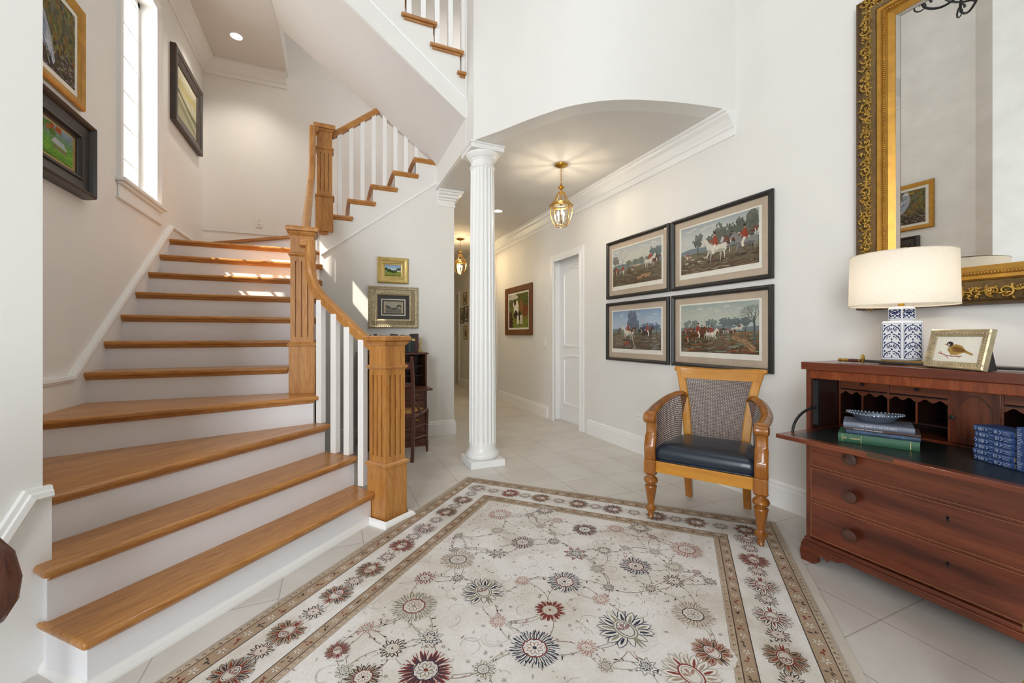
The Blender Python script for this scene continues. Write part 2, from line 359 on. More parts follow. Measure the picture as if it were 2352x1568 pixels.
# upstairs: hall walls and an arched opening
ar = [(1.4,3.06),(1.62,3.06),(1.62,4.55)]+[(2.15-0.53*math.cos(a), 4.55+0.53*math.sin(a)*1.15) for a in [PI*i/14 for i in range(1,14)]]+[(2.68,4.55),(2.68,ZT),(1.4,ZT)]
m = MB(); m.prism(ar, YB, YB+0.16, 'Y'); struct(m.build('wall_upper_hall', M['wall_stair']))
quadwall('wall_upper_room', [(1.2,2.68,8.9,9.0,3.06,ZT),(1.2,1.3,YB+.16,9,3.06,ZT)], M['walnut'])
quadwall('ceiling_foyer', [(-3.1,XR+T,-2.6,10,ZT,ZT+0.1)], M['ceil'])

# baseboards, crown, casings
BB = [(0,0),(0.018,0),(0.018,0.125),(0.013,0.135),(0.013,0.150),(0.006,0.160),(0,0.165)]
def trim(name, path, prof, n=(0,0,1), mat='trim', closed=False):
    return struct(MB().sweep(path, prof, n, closed).build(name, M[mat]))
trim('baseboard_right', [(XR,-2.4,0),(XR,3.97,0)], BB); trim('baseboard_right_hall', [(XR,4.93,0),(XR,6.72,0)], BB); trim('baseboard_far', [(XR,7.73,0),(XR,9.05,0)], BB)
trim('baseboard_desk', [(1.275,9.9,0),(1.275,YD,0),(0.0,YD,0)][::-1], [(-a,b) for a,b in BB])
trim('baseboard_end', [(2.68,10,0),(1.275,10,0)], BB)
CR = [(0,-0.175),(0.012,-0.175),(0.016,-0.160),(0.016,-0.125),(0.028,-0.115),(0.034,-0.100),(0.060,-0.062),(0.086,-0.040),(0.094,-0.026),(0.110,-0.020),(0.110,0),(0,0)]
trim('trim_1', [(XR,2.095,ZC),(XR,9.99,ZC)], CR)
trim('trim_2', [(XR,9.99,ZC),(1.275,9.99,ZC),(1.275,YD+0.02,ZC)], CR)
CRL = [(a*1.15,b*0.85) for a,b in CR]
trim('trim_3', [(XL,3.5,ZL),(XL,YB,ZL),(-0.50,YB,ZL)], [(-a,b) for a,b in CRL])
# pilaster-like cap where the desk wall meets the beam
m = MB()
for (p, z0, z1) in [(0.012,2.565,2.60),(0.004,2.60,2.635),(0.02,2.635,2.66),(0.045,2.66,2.69),(0.075,2.69,2.715),(0.09,2.715,ZC)]:
    m.box(1.095-0.012,1.275+p,YD-p,YD+0.10,z0,z1)
struct(m.build('trim_4', M['trim'], bevel=0.006))
# trim where the top flight's stringer meets the balcony wall
# casings
def casing(name, y0, y1, ztop, w=0.085, xw=XR):
    prof = [(0,0),(w,0),(w,0.022),(w-0.02,0.026),(w-0.045,0.016),(0.012,0.012),(0,0.012)]
    return struct(MB().sweep([(xw,y1,0),(xw,y1,ztop),(xw,y0,ztop),(xw,y0,0)], [(-a,b) for a,b in prof], (-1,0,0)).build(name, M['trim']))
casing('trim_5', 4.055, 4.84, 2.165); casing('trim_6', 6.80, 7.65, 2.165, 0.08); casing('trim_7', 9.12, 9.5, 2.12, 0.06)
# door 1
dr = thing('door_1', 'white two panel door with arched panel tops in the right wall', 'door', (2.80,4.84,0), -PI/2); dr['kind'] = 'structure'
del dr['label']; del dr['category']
def arch(x0, x1, z0, z1, rise, n=14):
    pts = [(x0,z0),(x1,z0)]; cx = (x0+x1)/2; w = (x1-x0)/2
    for i in range(n+1):
        a = i/n; x = x1-(x1-x0)*a; pts.append((x, z1-rise+rise*(1-((x-cx)/w)**2)))
    return pts
m = MB(); m.box(0,0.785,0.0,0.04,0.008,2.15); m.build('door_leaf', M['trim'], dr)
for (z0,z1,rise) in ((0.98,1.98,0.07),(0.22,0.86,0.05)):
    P = arch(0.13,0.655,z0,z1,rise); m = MB(); m.sweep([(x,0,z) for x,z in P], [(-0.022,0),(0.022,0),(0.014,0.010),(0.0,0.013),(-0.014,0.008)], (0,-1,0), True)
    m.build('panel_moulding', M['trim'], dr, smooth=35)
m = MB(); m.T = Matrix.Translation((0.725,0,0.95)) @ Matrix.Rotation(R(90),4,'X'); m.lathe([(0.0,0),(0.026,0),(0.026,0.006),(0.010,0.012),(0.010,0.035),(0.024,0.045),(0.027,0.058),(0.018,0.068),(0,0.07)], 16); m.build('door_knob', M['iron'], dr, smooth=40)
m = MB(); m.box(0.0,0.012,-0.115,0.0,0,2.165); m.box(0.773,0.785,-0.115,0.0,0,2.165); m.box(0,0.785,-0.115,0,2.153,2.165); m.build('door_jamb', M['trim'], dr)
struct(MB().box(2.80,2.84,6.80,7.65,0,2.165).build('door_2', M['walnut']))
struct(MB().box(2.78,2.82,9.12,9.5,0,2.12).build('door_3', paint('olive_door_paint', C('#a39a5c'), 0.6)))
# switch and outlets
def plate(name, label, loc, rotz, outlet):
    r = thing(name, label, 'outlet' if outlet else 'switch', loc, rotz)
    m = MB(); m.box(-0.036,0.036,-0.006,0,0,0.115); m.build('plate', M['white_plastic'], r, bevel=0.003)
    if outlet:
        for z in (0.035,0.080):
            m = MB(); m.box(-0.017,0.017,-0.009,-0.006,z-0.014,z+0.014); o = m.build('socket', M['white_plastic'], r, bevel=0.004)
            m = MB(); m.box(-0.008,-0.005,-0.0095,-0.009,z-0.003,z+0.006); m.box(0.005,0.008,-0.0095,-0.009,z-0.003,z+0.006); m.build('slot', M['iron'], o)
    else:
        for x in (-0.015,0.015): m = MB(); m.box(x-0.012,x+0.012,-0.011,-0.006,0.03,0.085); m.build('rocker', M['white_plastic'], r, bevel=0.002)
plate('wall_outlet', 'white outlet plate low on the right wall behind the armchair', (XR,3.12,0.262), -PI/2, True)
plate('wall_outlet', 'white outlet on the back wall above the stair landing', (-0.79,YB,2.40), 0, True)
plate('light_switch', 'white double light switch beside the panelled door', (XR,5.02,0.95), -PI/2, False)

# tall stair window
w = thing('window_1', '', '', (XL,WY0,WZ0), PI/2); w['kind'] = 'structure'; del w['label']; del w['category']
WW = WY1-WY0; WH = WZ1-WZ0
m = MB(); m.box(0,WW,0.0,T,-0.01,0.0); m.box(0,WW,0,T,WH,WH+0.01); m.box(-0.01,0,0,T,0,WH); m.box(WW,WW+0.01,0,T,0,WH); m.build('window_jamb', M['trim'], w)
m = MB(); m.sweep([(0.0,0,-0.0),(0.0,0,WH),(WW,0,WH),(WW,0,0)], [(0,0),(0.075,0),(0.075,0.022),(0.055,0.026),(0.012,0.012),(0,0.010)], (0,-1,0)); m.build('window_casing', M['trim'], w)
m = MB(); m.box(-0.10,WW+0.10,-0.055,0.02,-0.025,0.0); m.box(-0.085,WW+0.085,-0.035,0,-0.045,-0.025); m.box(-0.075,WW+0.075,-0.014,0,-0.13,-0.045); m.box(-0.085,WW+0.085,-0.022,0,-0.145,-0.13); m.build('window_sill', M['trim'], w, bevel=0.005)
m = MB(); fy = 0.125
for b in ((0,0.035,0,WH),(WW-0.035,WW,0,WH),(0,WW,0,0.05),(0,WW,WH-0.04,WH)): m.box(b[0],b[1],fy-0.02,fy+0.02,b[2],b[3])
m.box(WW/2-0.008,WW/2+0.008,fy-0.008,fy+0.008,0,WH)
z = 0.27
while z < WH: m.box(0,WW,fy-0.008,fy+0.008,z-0.008,z+0.008); z += 0.262
m.build('window_sash', M['trim'], w)
m = MB(); m.box(0.03,WW-0.03,fy-0.002,fy+0.002,0.04,WH-0.04); m.build('window_pane', M['glass'], w)

# ------------------------------------------------------------------ staircase
NOS = 0.03
RL = {1:((-0.70,1.715),(0.215,2.61)), 2:((-0.853,1.848),(0.130,2.785)), 3:((-1.02,1.982),(-0.04,2.955)), 4:((-1.343,2.63),(-0.11,3.008))}
for k in range(5,12): yk = 3.24+0.2312*(k-5); RL[k] = ((-1.343,yk),(-0.11,yk))
POLY = {1:[RL[1][0],RL[1][1],RL[2][1],RL[2][0]],
 2:[RL[2][0],RL[2][1],RL[3][1],RL[3][0],WB],
 3:[RL[3][0],RL[3][1],RL[4][1],RL[4][0],WI],
 4:[RL[4][0],RL[4][1],(-0.11,3.24),(-1.343,3.24)]}
for k in range(5,11): POLY[k] = [RL[k][0],RL[k][1],RL[k+1][1],RL[k+1][0]]
POLY[11] = [(-1.343,4.627),(-0.11,4.627),(-0.14,4.70),(-1.343,5.69)]
POLY[12] = [(-1.343,5.69),(-0.14,4.70),(-0.14,YD+.012),(-0.05,YD+.012),(-0.05,YB),(-1.343,YB)]
for k in range(13,17): POLY[k] = [(R13(k),YD+.012),(R13(k+1),YD+.012),(R13(k+1),YB),(R13(k),YB)]
POLY[17] = [(R13(17),YD+.012),(1.09,YD+.012),(1.09,YB),(R13(17),YB)]
st = thing('staircase', 'white and oak winding staircase rising from the foyer to the upper hall', 'staircase', (0,0,0))
def riser(name, poly, z0, z1, mat='riser'):
    return MB().prism(poly, z0, z1).build(name, M[mat], st)
for k in range(1,18):
    riser('riser', POLY[k], max(0,0.18*(k-1)-0.02) if k not in (1,2,3,4) else 0, 0.18*k-0.028)
def off_line(a, b, d):     # shift a line to its right-hand (front) side by d
    t = (Vector(b)-Vector(a)).normalized(); n = Vector((t.y,-t.x)); return tuple(Vector(a)+n*d), tuple(Vector(b)+n*d)
def tread(name, poly, z, mat):
    m = MB(); m.prism(poly, z-0.028, z); return m.build(name, mat, st, bevel=0.011, seg=3)
def cove(path, z, mat, name='nosing_moulding'):
    return MB().sweep([(p[0],p[1],z-0.028) for p in path], [(0,0),(-0.020,0),(-0.018,-0.008),(-0.006,-0.018),(0,-0.020)], (0,0,1)).build(name, mat, st)
f1 = off_line(*RL[1], NOS)
tread('tread', [(-0.690,1.668),f1[1],(0.222,2.63),(0.128,2.79),(-0.85,1.86),(-0.892,1.868)], 0.18, M['oak45'])
f2 = off_line(*RL[2], NOS)
tread('tread', [(-0.845,1.808),f2[1],(0.137,2.80),(-0.038,2.97),(-1.0,2.0),(-0.91,1.885)], 0.36, M['oak45'])
f3 = off_line(*RL[3], NOS)
tread('tread', [(-1.008,1.955),(f3[1][0]+0.02,f3[1][1]+0.01),(-0.075,3.03),(-1.343,2.65),(-1.343,2.17)], 0.54, M['oak45'])
f4 = off_line(*RL[4], NOS)
tread('tread', [f4[0],(-0.078,f4[1][1]+0.005),(-0.085,3.25),(-1.343,3.25)], 0.72, M['oak17'])
for k, fl in ((1,RL[1]),(2,RL[2]),(3,RL[3]),(4,RL[4])): cove([fl[0], fl[1]], 0.18*k, M['oakX' if k == 4 else 'oak45'])
for k in range(5,11):
    y = RL[k][0][1]; x1 = -0.27 if k == 5 else -0.078
    tread('tread', [(-1.343,y-NOS),(x1,y-NOS),(x1,y+0.24),(-1.343,y+0.24)], 0.18*k, M['oakX']); cove([(-1.343,y),(x1-0.012,y)], 0.18*k, M['oakX'])
tread('tread', [(-1.343,4.597),(-0.078,4.597),(-0.078,4.66),(-0.14,4.70),(-1.343,5.70)], 1.98, M['oakX']); cove([(-1.343,4.627),(-0.09,4.627)], 1.98, M['oakX'])
a, b = off_line((-1.343,5.69),(-0.14,4.70), NOS)
tread('tread', [(-1.343,5.655),a,b,(-0.145,4.55),(-0.04,4.55),(-0.04,YB),(-1.343,YB)], 2.16, M['oakW'])
for k in range(13,18):
    x0 = R13(k)-NOS; x1 = R13(k+1)+0.03 if k < 17 else 1.09
    tread('tread', [(x0,YD-0.028),(x1,YD-0.028),(x1,YB),(x0,YB)], 0.18*k, M['oakY'])
    cove([(x1-0.008,YD),(R13(k),YD),(R13(k),YB)][::-1], 0.18*k, M['oakY'])
# skirt boards and their caps
def skirt(name, pts, x, t=0.016):
    return MB().prism(pts, x, x+t, 'X').build(name, M['trim'], st)
SK = [(2.40,0.895),(3.088,0.895),(4.648,2.105),(4.66,2.115),(5.70,2.115)]
skirt('skirt_board', SK+[(5.70,1.99),(4.66,1.99),(3.24,0.5),(2.40,0.5)], XL)
MB().sweep([(XL,y,z) for y,z in SK], [(0.0,0.0),(0.022,0.0),(0.030,0.008),(0.022,0.016),(0.022,0.03),(0.012,0.038),(0,0.04)][::1], (0,0,1)) 
m = MB(); m.sweep([(XL+0.016,y,z) for y,z in SK], [(-0.006,0),(-0.006,0.012),(-0.022,0.016),(-0.028,0.010),(-0.034,0.010),(-0.040,0.0)], (1,0,0)); m.build('skirt_cap', M['trim'], st)
m = MB(); m.box(XL,-0.05,YB-0.016,YB,2.16,2.335); m.box(XL,-0.05,YB-0.024,YB,2.315,2.335); m.build('skirt_board', M['trim'], st)
# stringer moulding under the upper flight
m = MB(); m.sweep([(-0.10,YD,1.925),(1.08,YD,2.825)], [(-0.010,0),(-0.010,0.008),(0,0.012),(0.010,0.008),(0.010,0)], (0,-1,0)); m.build('stringer_moulding', M['trim'], st)
m = MB(); m.prism([(-0.115,0),(-0.109,0),(-0.109,0.0)]+[], 0, 0.001) 
# shoe moulding along the bottom riser
SHOE = [(0,0),(-0.020,0),(-0.020,0.010),(-0.014,0.024),(-0.004,0.034),(0,0.036)]
m = MB(); m.sweep([(-0.878,1.895,0),(-0.700,1.715,0),(0.200,2.595,0)], SHOE, (0,0,1)); m.build('shoe_moulding', M['trim'], st)
# foyer wall skirt with sloping cap (at left, beside the steps)
def wallpt(s, z, out=0.0):     # s runs from the corner WB towards the lower left along the 45 degree wall
    d = Vector((-1,-1)).normalized(); n = Vector((1,-1)).normalized(); p = Vector(WB)+d*s+n*out; return (p.x,p.y,z)
SKZ = [(-0.016,0.592),(0.034,0.592),(0.262,0.175),(2.7,0.175)]
def wprism(pts, o0, o1):
    n = len(pts); v = [wallpt(s,z,o0) for s,z in pts]+[wallpt(s,z,o1) for s,z in pts]
    m.add(v, [tuple(range(n)), tuple(range(n,2*n))[::-1]]+[(i,(i+1)%n,n+(i+1)%n,n+i) for i in range(n)])
m = MB(); wprism([(-0.016,0.0)]+[(s,z) for s,z in SKZ]+[(2.7,0.0)], 0.001, 0.016)
d = Vector(wallpt(-0.016,0,0.016)); 
m.prism([tuple(wallpt(-0.016,0,0.016)[:2]), tuple(wallpt(0,0,0.0)[:2]), (WB[0]-0.10,WB[1]+0.0593),(WB[0]-0.092,WB[1]+0.075), (WB[0]+0.004,WB[1]+0.02)], 0.36, 0.592)
sk = m.build('trim_8', M['trim']); struct(sk)
m = MB(); m.sweep([wallpt(a_, z_, 0.0) for a_, z_ in SKZ], [(-0.020,0.0),(-0.020,0.022),(-0.008,0.024),(-0.004,0.031),(0.012,0.034),(0.018,0.030),(0.018,0.0)], (1,-1,0))
struct(m.build('trim_9', M['trim']))

# railing of the lower flight
rl = thing('stair_railing', 'oak handrail with square newel posts and white balusters on the lower stairs', 'railing', (0,0,0))
def newel(name, x, y, rot, z0, zs, w, parent, mat=M['oakZ']):
    """zs = (base top, collar z, cap z0, top)"""
    r = bpy.data.objects.new(name, None); COL.objects.link(r); r.parent = parent; r.location = (x,y,z0); r.rotation_euler = (0,0,rot)
    zb, zc, zk, zt = [z-z0 for z in zs]; h = w/2; hb = h+0.009
    def sq(m, a, b, z0, z1): m.add([(-a,-a,z0),(a,-a,z0),(a,a,z0),(-a,a,z0),(-b,-b,z1),(b,-b,z1),(b,b,z1),(-b,b,z1)], [(0,3,2,1),(4,5,6,7),(0,1,5,4),(1,2,6,5),(2,3,7,6),(3,0,4,7)])
    m = MB(); sq(m,hb,hb,0,zb); m.build('newel_base', mat, r, bevel=0.002)
    m = MB(); sq(m,hb+0.012,hb+0.012,zb,zb+0.012); sq(m,hb+0.012,h+0.004,zb+0.012,zb+0.026); m.build('base_moulding', mat, r, bevel=0.004)
    # fluted shaft: core plus raised flats between grooves
    m = MB(); g = 0.012; c = h-g; zf0 = zb+0.06; zf1 = zc-0.045; sq(m,c,c,zb+0.02,zk)
    fw = 0.011; xs = [-h*0.52, 0, h*0.52]; edges = [-h]+sum([[x-fw/2, x+fw/2] for x in xs], [])+[h]
    for q in range(4):
        m.T = Matrix.Rotation(q*PI/2, 4, 'Z')
        ed = list(edges); hh_ = h if q % 2 == 0 else c-0.0006; ed[0] = -hh_; ed[-1] = hh_
        for i in range(0, len(edges), 2): m.box(ed[i], ed[i+1], -h, -c+0.001, zb+0.02, zc+0.001)
        for i in range(1, len(edges)-1, 2):
            m.box(edges[i], edges[i+1], -h, -c+0.001, zb+0.02, zf0); m.box(edges[i], edges[i+1], -h, -c+0.001, zf1, zc+0.0005)
        m.box(-hh_, hh_, -h, -c+0.001, zc+0.0015, zk)
    m.T = Matrix.Identity(4); m.build('newel_shaft', mat, r)
    m = MB(); sq(m,h+0.003,h+0.013,zc-0.012,zc-0.002); sq(m,h+0.014,h+0.014,zc-0.002,zc+0.008); sq(m,h+0.012,h+0.002,zc+0.008,zc+0.014); m.build('collar', mat, r, bevel=0.002)
    m = MB(); sq(m,h+0.004,h+0.018,zk-0.020,zk-0.004); sq(m,h+0.020,h+0.020,zk-0.004,zk+0.003); sq(m,h+0.013,h+0.013,zk+0.003,zk+0.010); sq(m,h+0.026,h+0.030,zk+0.010,zt-0.010); sq(m,h+0.030,h+0.020,zt-0.010,zt); m.build('newel_cap', mat, r, bevel=0.003)
    return r
newel('newel_post', 0.312, 2.626, R(33), 0.0, (0.335,0.925,1.075,1.115), 0.148, rl)
newel('newel_post', -0.185, 3.225, 0, 0.72, (1.045,1.665,1.815,1.857), 0.142, rl)
newel('newel_post', -0.066, 4.607, 0, 2.16, (2.50,2.985,3.17,3.225), 0.142, rl)
m = MB(); m.sweep([(0.205,2.60,0),(0.2885,2.487,0),(0.452,2.594,0),(0.372,2.72,0)], SHOE, (0,0,1)); m.build('shoe_moulding', M['trim'], rl)
RAIL = [(-0.0245,-0.03),(0.0245,-0.03),(0.0245,-0.012),(0.029,0.0),(0.029,0.014),(0.019,0.026),(0,0.030),(-0.019,0.026),(-0.029,0.014),(-0.029,0.0),(-0.0245,-0.012)]
def rail3(path, parent, mat, name='handrail'):
    """path in 3D; profile kept upright/perpendicular to the tangent inside the vertical plane of each segment"""
    P = [Vector(p) for p in path]; m = MB(); v = []; q = len(RAIL)
    side = None
    for i, p in enumerate(P):
        a = P[max(0,i-1)]; b = P[min(len(P)-1,i+1)]; t = (b-a).normalized(); h = Vector((t.x,t.y,0))
        s = Vector((h.y,-h.x,0)).normalized() if h.length > 0.05 else side
        if side is not None and s.dot(side) < 0: s = -s
        side = s; n = s.cross(t).normalized()
        if len(v) == 0 and n.z < 0: n = -n
        elif len(v) and n.dot(last) < 0: n = -n
        last = n
        for (x, y) in RAIL: v.append(p+s*x+n*y)
    m.add(v, [(i*q+j, i*q+(j+1)%q, (i+1)*q+(j+1)%q, (i+1)*q+j) for i in range(len(P)-1) for j in range(q)]+[tuple(range(q)), tuple((len(P)-1)*q+j for j in range(q))[::-1]])
    return m.build(name, mat, parent, smooth=35)
rail3(smooth_curve([(0.262,2.672,1.030),(0.16,2.775,1.128),(0.05,2.895,1.252),(-0.045,2.995,1.358),(-0.095,3.048,1.43),(-0.123,3.078,1.515),(-0.130,3.088,1.61),(-0.130,3.090,1.70),(-0.130,3.092,1.755)], 5), rl, M['oakZ'])
m = MB(); m.box(-0.200,-0.105,3.072,3.152,1.715,1.765); m.build('rail_easing', M['oakX'], rl, bevel=0.008)
rail3(smooth_curve([(-0.172,3.27,1.815),(-0.172,3.6,2.07),(-0.172,4.0,2.38),(-0.172,4.30,2.615),(-0.172,4.42,2.73),(-0.172,4.485,2.86),(-0.172,4.50,3.0),(-0.172,4.505,3.17)], 5), rl, M['oakZ'])
m = MB(); m.box(-0.20,-0.12,4.49,4.55,3.12,3.17); m.build('rail_easing', M['oakX'], rl, bevel=0.006)
def baluster(x, y, rot, z0, z1, parent, w=0.043):
    m = MB(); m.box(-w/2,w/2,-w/2,w/2,0,z1-z0); o = m.build('baluster', M['trim'], parent, bevel=0.003); o.location = (x,y,z0); o.rotation_euler = (0,0,rot); return o
for (x,y,z0,z1) in ((-0.065,3.010,0.54,1.35),(0.022,2.908,0.36,1.255),(0.098,2.828,0.36,1.17),(0.178,2.745,0.18,1.09)): baluster(x,y,R(45),z0,z1,rl)
for k in range(5,11):
    for j in (0.07,0.185):
        y = 3.24+0.2312*(k-5)+j
        if y > 3.34: baluster(-0.172, y, 0, 0.18*k, 1.80+(y-3.27)*0.778, rl)
for i in range(11):
    x = 0.074+i*0.1118; k = int((x+0.05)/RUN)+13
    if x < 1.08: baluster(x, YD+0.045, 0, 0.18*min(k,17), 3.150+(x)*0.79, rl)
rail3([(0.0,YD+0.045,3.155),(0.55,YD+0.045,3.59),(1.15,YD+0.045,4.06)], rl, M['oakX'])
m = MB(); m.box(-0.17,-0.11,4.60,4.62,2,2.01)

# top flight (flight 3)
tf = thing('staircase', 'upper stair flight with oak treads seen high above the column', 'staircase', (0,0,0))
Y3 = 3.50
def NX(k): return 0.823+0.2375*(21-k)
prof = [(1.30,3.02),(-0.557,ZL)]
pf = [(1.085,3.02),(-0.600,ZL),(-0.600,4.47)]
for k in range(24,17,-1):
    xa = NX(k+1)-0.03; xb = NX(k)-0.03
    pf += [(xa,0.18*k-0.028)] if k == 24 else [(xa,0.18*(k)-0.028)]
    pf += [(min(xb,1.084),0.18*k-0.028)]
    if xb >= 1.084: break
pf += [(1.084,3.02)]
m = MB(); m.prism(pf, Y3, Y3+0.03, 'Y'); m.build('stringer', M['wall'], tf)
m = MB(); m.sweep([(1.10,Y3,3.195),(1.03,Y3,3.235),(-0.557,Y3,4.44)], [(-0.014,0),(-0.014,0.006),(-0.004,0.014),(0.010,0.008),(0.014,0)], (0,-1,0)); m.build('stringer_moulding', M['trim'], tf)
for k in range(18,25):
    x1 = NX(k); x0 = NX(k+1)-0.06; xe = min(x1,1.082) if k < 21 else x1
    if x0 > 1.06: continue
    MB().box(x0,xe,Y3-0.03,4.57,0.18*k-0.028,0.18*k).build('tread', M['oakX'], tf, bevel=0.008)
    MB().box(x0+0.022,min(xe,x1-0.03),Y3-0.016,Y3+0.002,0.18*k-0.048,0.18*k-0.028).build('nosing_moulding', M['oakX'], tf, bevel=0.005)
    if x1 < 1.2: MB().box(x1-0.05,x1-0.03,Y3+0.01,4.57,0.18*(k-1),0.18*k-0.028).build('riser', M['riser'], tf)
tr = thing('stair_railing', 'white balusters of the upper flight near the ceiling above the column', 'railing', (0,0,0))
for i in range(10):
    x = 1.07-i*0.11875
    k = 21-math.floor((x-0.823)/0.2375+1e-6)-1
    kk = max(18, min(24, k)); baluster(x, Y3+0.04, 0, 0.18*kk, 0.18*kk+0.92, tr)
rail3([(1.12,Y3+0.04,4.28),(0.5,Y3+0.04,4.75),(-0.1,Y3+0.04,5.2)], tr, M['oakX'])
# floor edge / beam side below the balcony wall, facing the stairs
struct(MB().box(1.079,1.12,3.495,4.568,ZC-0.004,3.03).build('trim_10', M['wall']))
struct(MB().box(1.074,1.100,3.482,3.4995,3.03,5.2).build('trim_11', M['trim']))

# ------------------------------------------------------------------ column
cl = thing('column', 'tall white fluted column standing on a square plinth at the hall entrance', 'column', (1.214,3.432,0))
MB().box(-0.153,0.153,-0.153,0.153,0,0.057).build('plinth', M['trim'], cl, bevel=0.003)
m = MB(); m.lathe([(0,0.057),(0.128,0.057),(0.140,0.066),(0.145,0.085),(0.140,0.104),(0.130,0.112),(0.128,0.118),(0.122,0.128),(0.119,0.145),(0.118,0.18),(0,0.18)], 48); m.build('column_base', M['trim'], cl, smooth=40)
m = MB(); NF = 20; pts = []
for f in range(NF):
    for j in range(10):
        a = 2*PI*(f+j/10)/NF; u = (j/10-0.12)/0.76; d = 0.008*math.sqrt(max(0,1-(2*u-1)**2)) if 0 < u < 1 else 0
        pts.append((a, d))
zz = [0.18,0.19,0.20,0.22,0.8,1.6,2.30,2.535,2.55,2.556,2.565]; dd = [0,0.6,0.9,1,1,1,1,1,0.8,0.5,0]
v = []; 
for z, q in zip(zz, dd):
    rr = 0.118-0.015*max(0,(z-0.6)/2.0)
    for (a, d) in pts: v.append(((rr-d*q)*math.cos(a), (rr-d*q)*math.sin(a), z))
n = len(pts); m.add(v, [(i*n+k, i*n+(k+1)%n, (i+1)*n+(k+1)%n, (i+1)*n+k) for i in range(len(zz)-1) for k in range(n)]); m.build('column_shaft', M['trim'], cl, smooth=35)
m = MB(); m.lathe([(0,2.56),(0.103,2.56),(0.110,2.568),(0.112,2.576),(0.106,2.584),(0.101,2.588),(0.101,2.628),(0.108,2.632),(0.110,2.640),(0.116,2.643),(0.130,2.662),(0.142,2.680),(0.145,2.690),(0,2.69)], 48); m.build('capital', M['trim'], cl, smooth=35)
m = MB(); m.box(-0.148,0.148,-0.148,0.148,2.69,2.728); m.box(-0.156,0.156,-0.156,0.156,2.728,2.7425); m.build('abacus', M['trim'], cl, bevel=0.003)
# beam cap from column top along the stair side
m = MB(); m.box(1.055,1.085,3.285,4.56,2.735,2.742); struct(m.build('trim_12', M['trim']))

# ------------------------------------------------------------------ ceiling lights
def lantern(loc, label, energy, lc=(1.0,0.86,0.68)):
    r = thing('pendant_lantern', label, 'pendant lamp', loc, R(12), 'brass lanterns in the hall')
    m = MB(); m.lathe([(0,0),(0.062,0),(0.060,-0.012),(0.040,-0.022),(0.018,-0.030),(0,-0.032)], 24); m.build('canopy', M['brass'], r, smooth=40)
    m = MB(); z = -0.032; i = 0
    while z > -0.185:
        c = z-0.012; pts = []
        for q in range(10):
            a = 2*PI*q/10; x = 0.007*math.cos(a); zz = 0.014*math.sin(a)
            pts.append((x,0,c+zz) if i % 2 else (0,x,c+zz))
        m.tube(pts, 0.0022, 5, True); z -= 0.021; i += 1
    m.build('chain', M['brass'], r, smooth=60)
    m = MB(); m.lathe([(0,-0.185),(0.008,-0.19),(0.012,-0.20),(0.030,-0.215),(0.030,-0.222),(0.012,-0.236),(0.008,-0.25),(0.022,-0.262),(0.024,-0.27),(0,-0.272)], 20); m.build('finial', M['brass'], r, smooth=45)
    N = 8; prof = [(0.030,-0.268),(0.040,-0.285),(0.058,-0.325),(0.088,-0.368),(0.108,-0.384),(0.108,-0.392),(0.098,-0.397)]; body = [(0.098,-0.397),(0.104,-0.43),(0.100,-0.48),(0.084,-0.535),(0.066,-0.570),(0.056,-0.585)]
    m = MB()
    for q in range(N):
        a = 2*PI*q/N
        for P in (prof[:4], body): m.tube([(rr*math.cos(a), rr*math.sin(a), z) for rr, z in P], 0.0028, 5)
    for (rr, z, t) in ((0.030,-0.268,0.004),(0.090,-0.370,0.003),(0.110,-0.388,0.007),(0.099,-0.397,0.004),(0.056,-0.585,0.004)):
        m.tube([(rr*math.cos(2*PI*q/N), rr*math.sin(2*PI*q/N), z) for q in range(N)], t, 6, True)
    m.build('lantern_frame', M['brass'], r, smooth=50)
    m = MB()
    for P in (prof[:5], body):
        v = [(0.985*rr*math.cos(2*PI*q/N), 0.985*rr*math.sin(2*PI*q/N), z) for rr, z in P for q in range(N)]
        m.add(v, [(i*N+q, i*N+(q+1)%N, (i+1)*N+(q+1)%N, (i+1)*N+q) for i in range(len(P)-1) for q in range(N)])
    m.build('glass_panel', M['lantern_glass'], r, smooth=20)
    for q in range(3):
        a = 2*PI*q/3; x, y = 0.030*math.cos(a), 0.030*math.sin(a)
        m = MB(); m.lathe([(0,0),(0.009,0),(0.009,0.055),(0,0.056)], 10, (x,y,-0.54)); o = m.build('candle_sleeve', M['cream'], r, smooth=50)
        m = MB(); m.lathe([(0,0),(0.006,0.003),(0.0095,0.018),(0.006,0.034),(0,0.048)], 10, (x,y,-0.484)); m.build('bulb', M['bulb'], o, smooth=60)
    light('POINT', 'lantern_light', (loc[0],loc[1],loc[2]-0.43), energy, lc, size=0.016)
    return r
lantern((2.004,3.423,ZC), 'nearer brass and glass lantern hanging from the hall ceiling right of the column', 7)
lantern((1.979,6.716,ZC), 'farther brass and glass lantern seen left of the column down the hall', 15, (1.0,0.76,0.45))
def downlight(x, y, z, label, e):
    r = thing('recessed_light', label, 'ceiling light', (x,y,z), 0)
    m = MB(); m.lathe([(0.052,0),(0.066,0),(0.066,-0.004),(0.054,-0.006),(0.052,0)], 28); m.build('trim_ring', M['trim'], r)
    m = MB(); m.lathe([(0,-0.001),(0.053,-0.001),(0.053,-0.003),(0,-0.003)], 28); m.build('lens', M['downlight'], r)
    light('SPOT', 'downlight_beam', (x,y,z-0.02), e, (1.0,0.93,0.82), (0,0,-1), 0.05, spot_size=R(120), spot_blend=0.8)
downlight(-0.917,5.138,ZL, 'round recessed light in the ceiling over the stair landing', 34)
downlight(1.99,5.02,ZC, 'small recessed light in the hall ceiling just right of the column', 10)

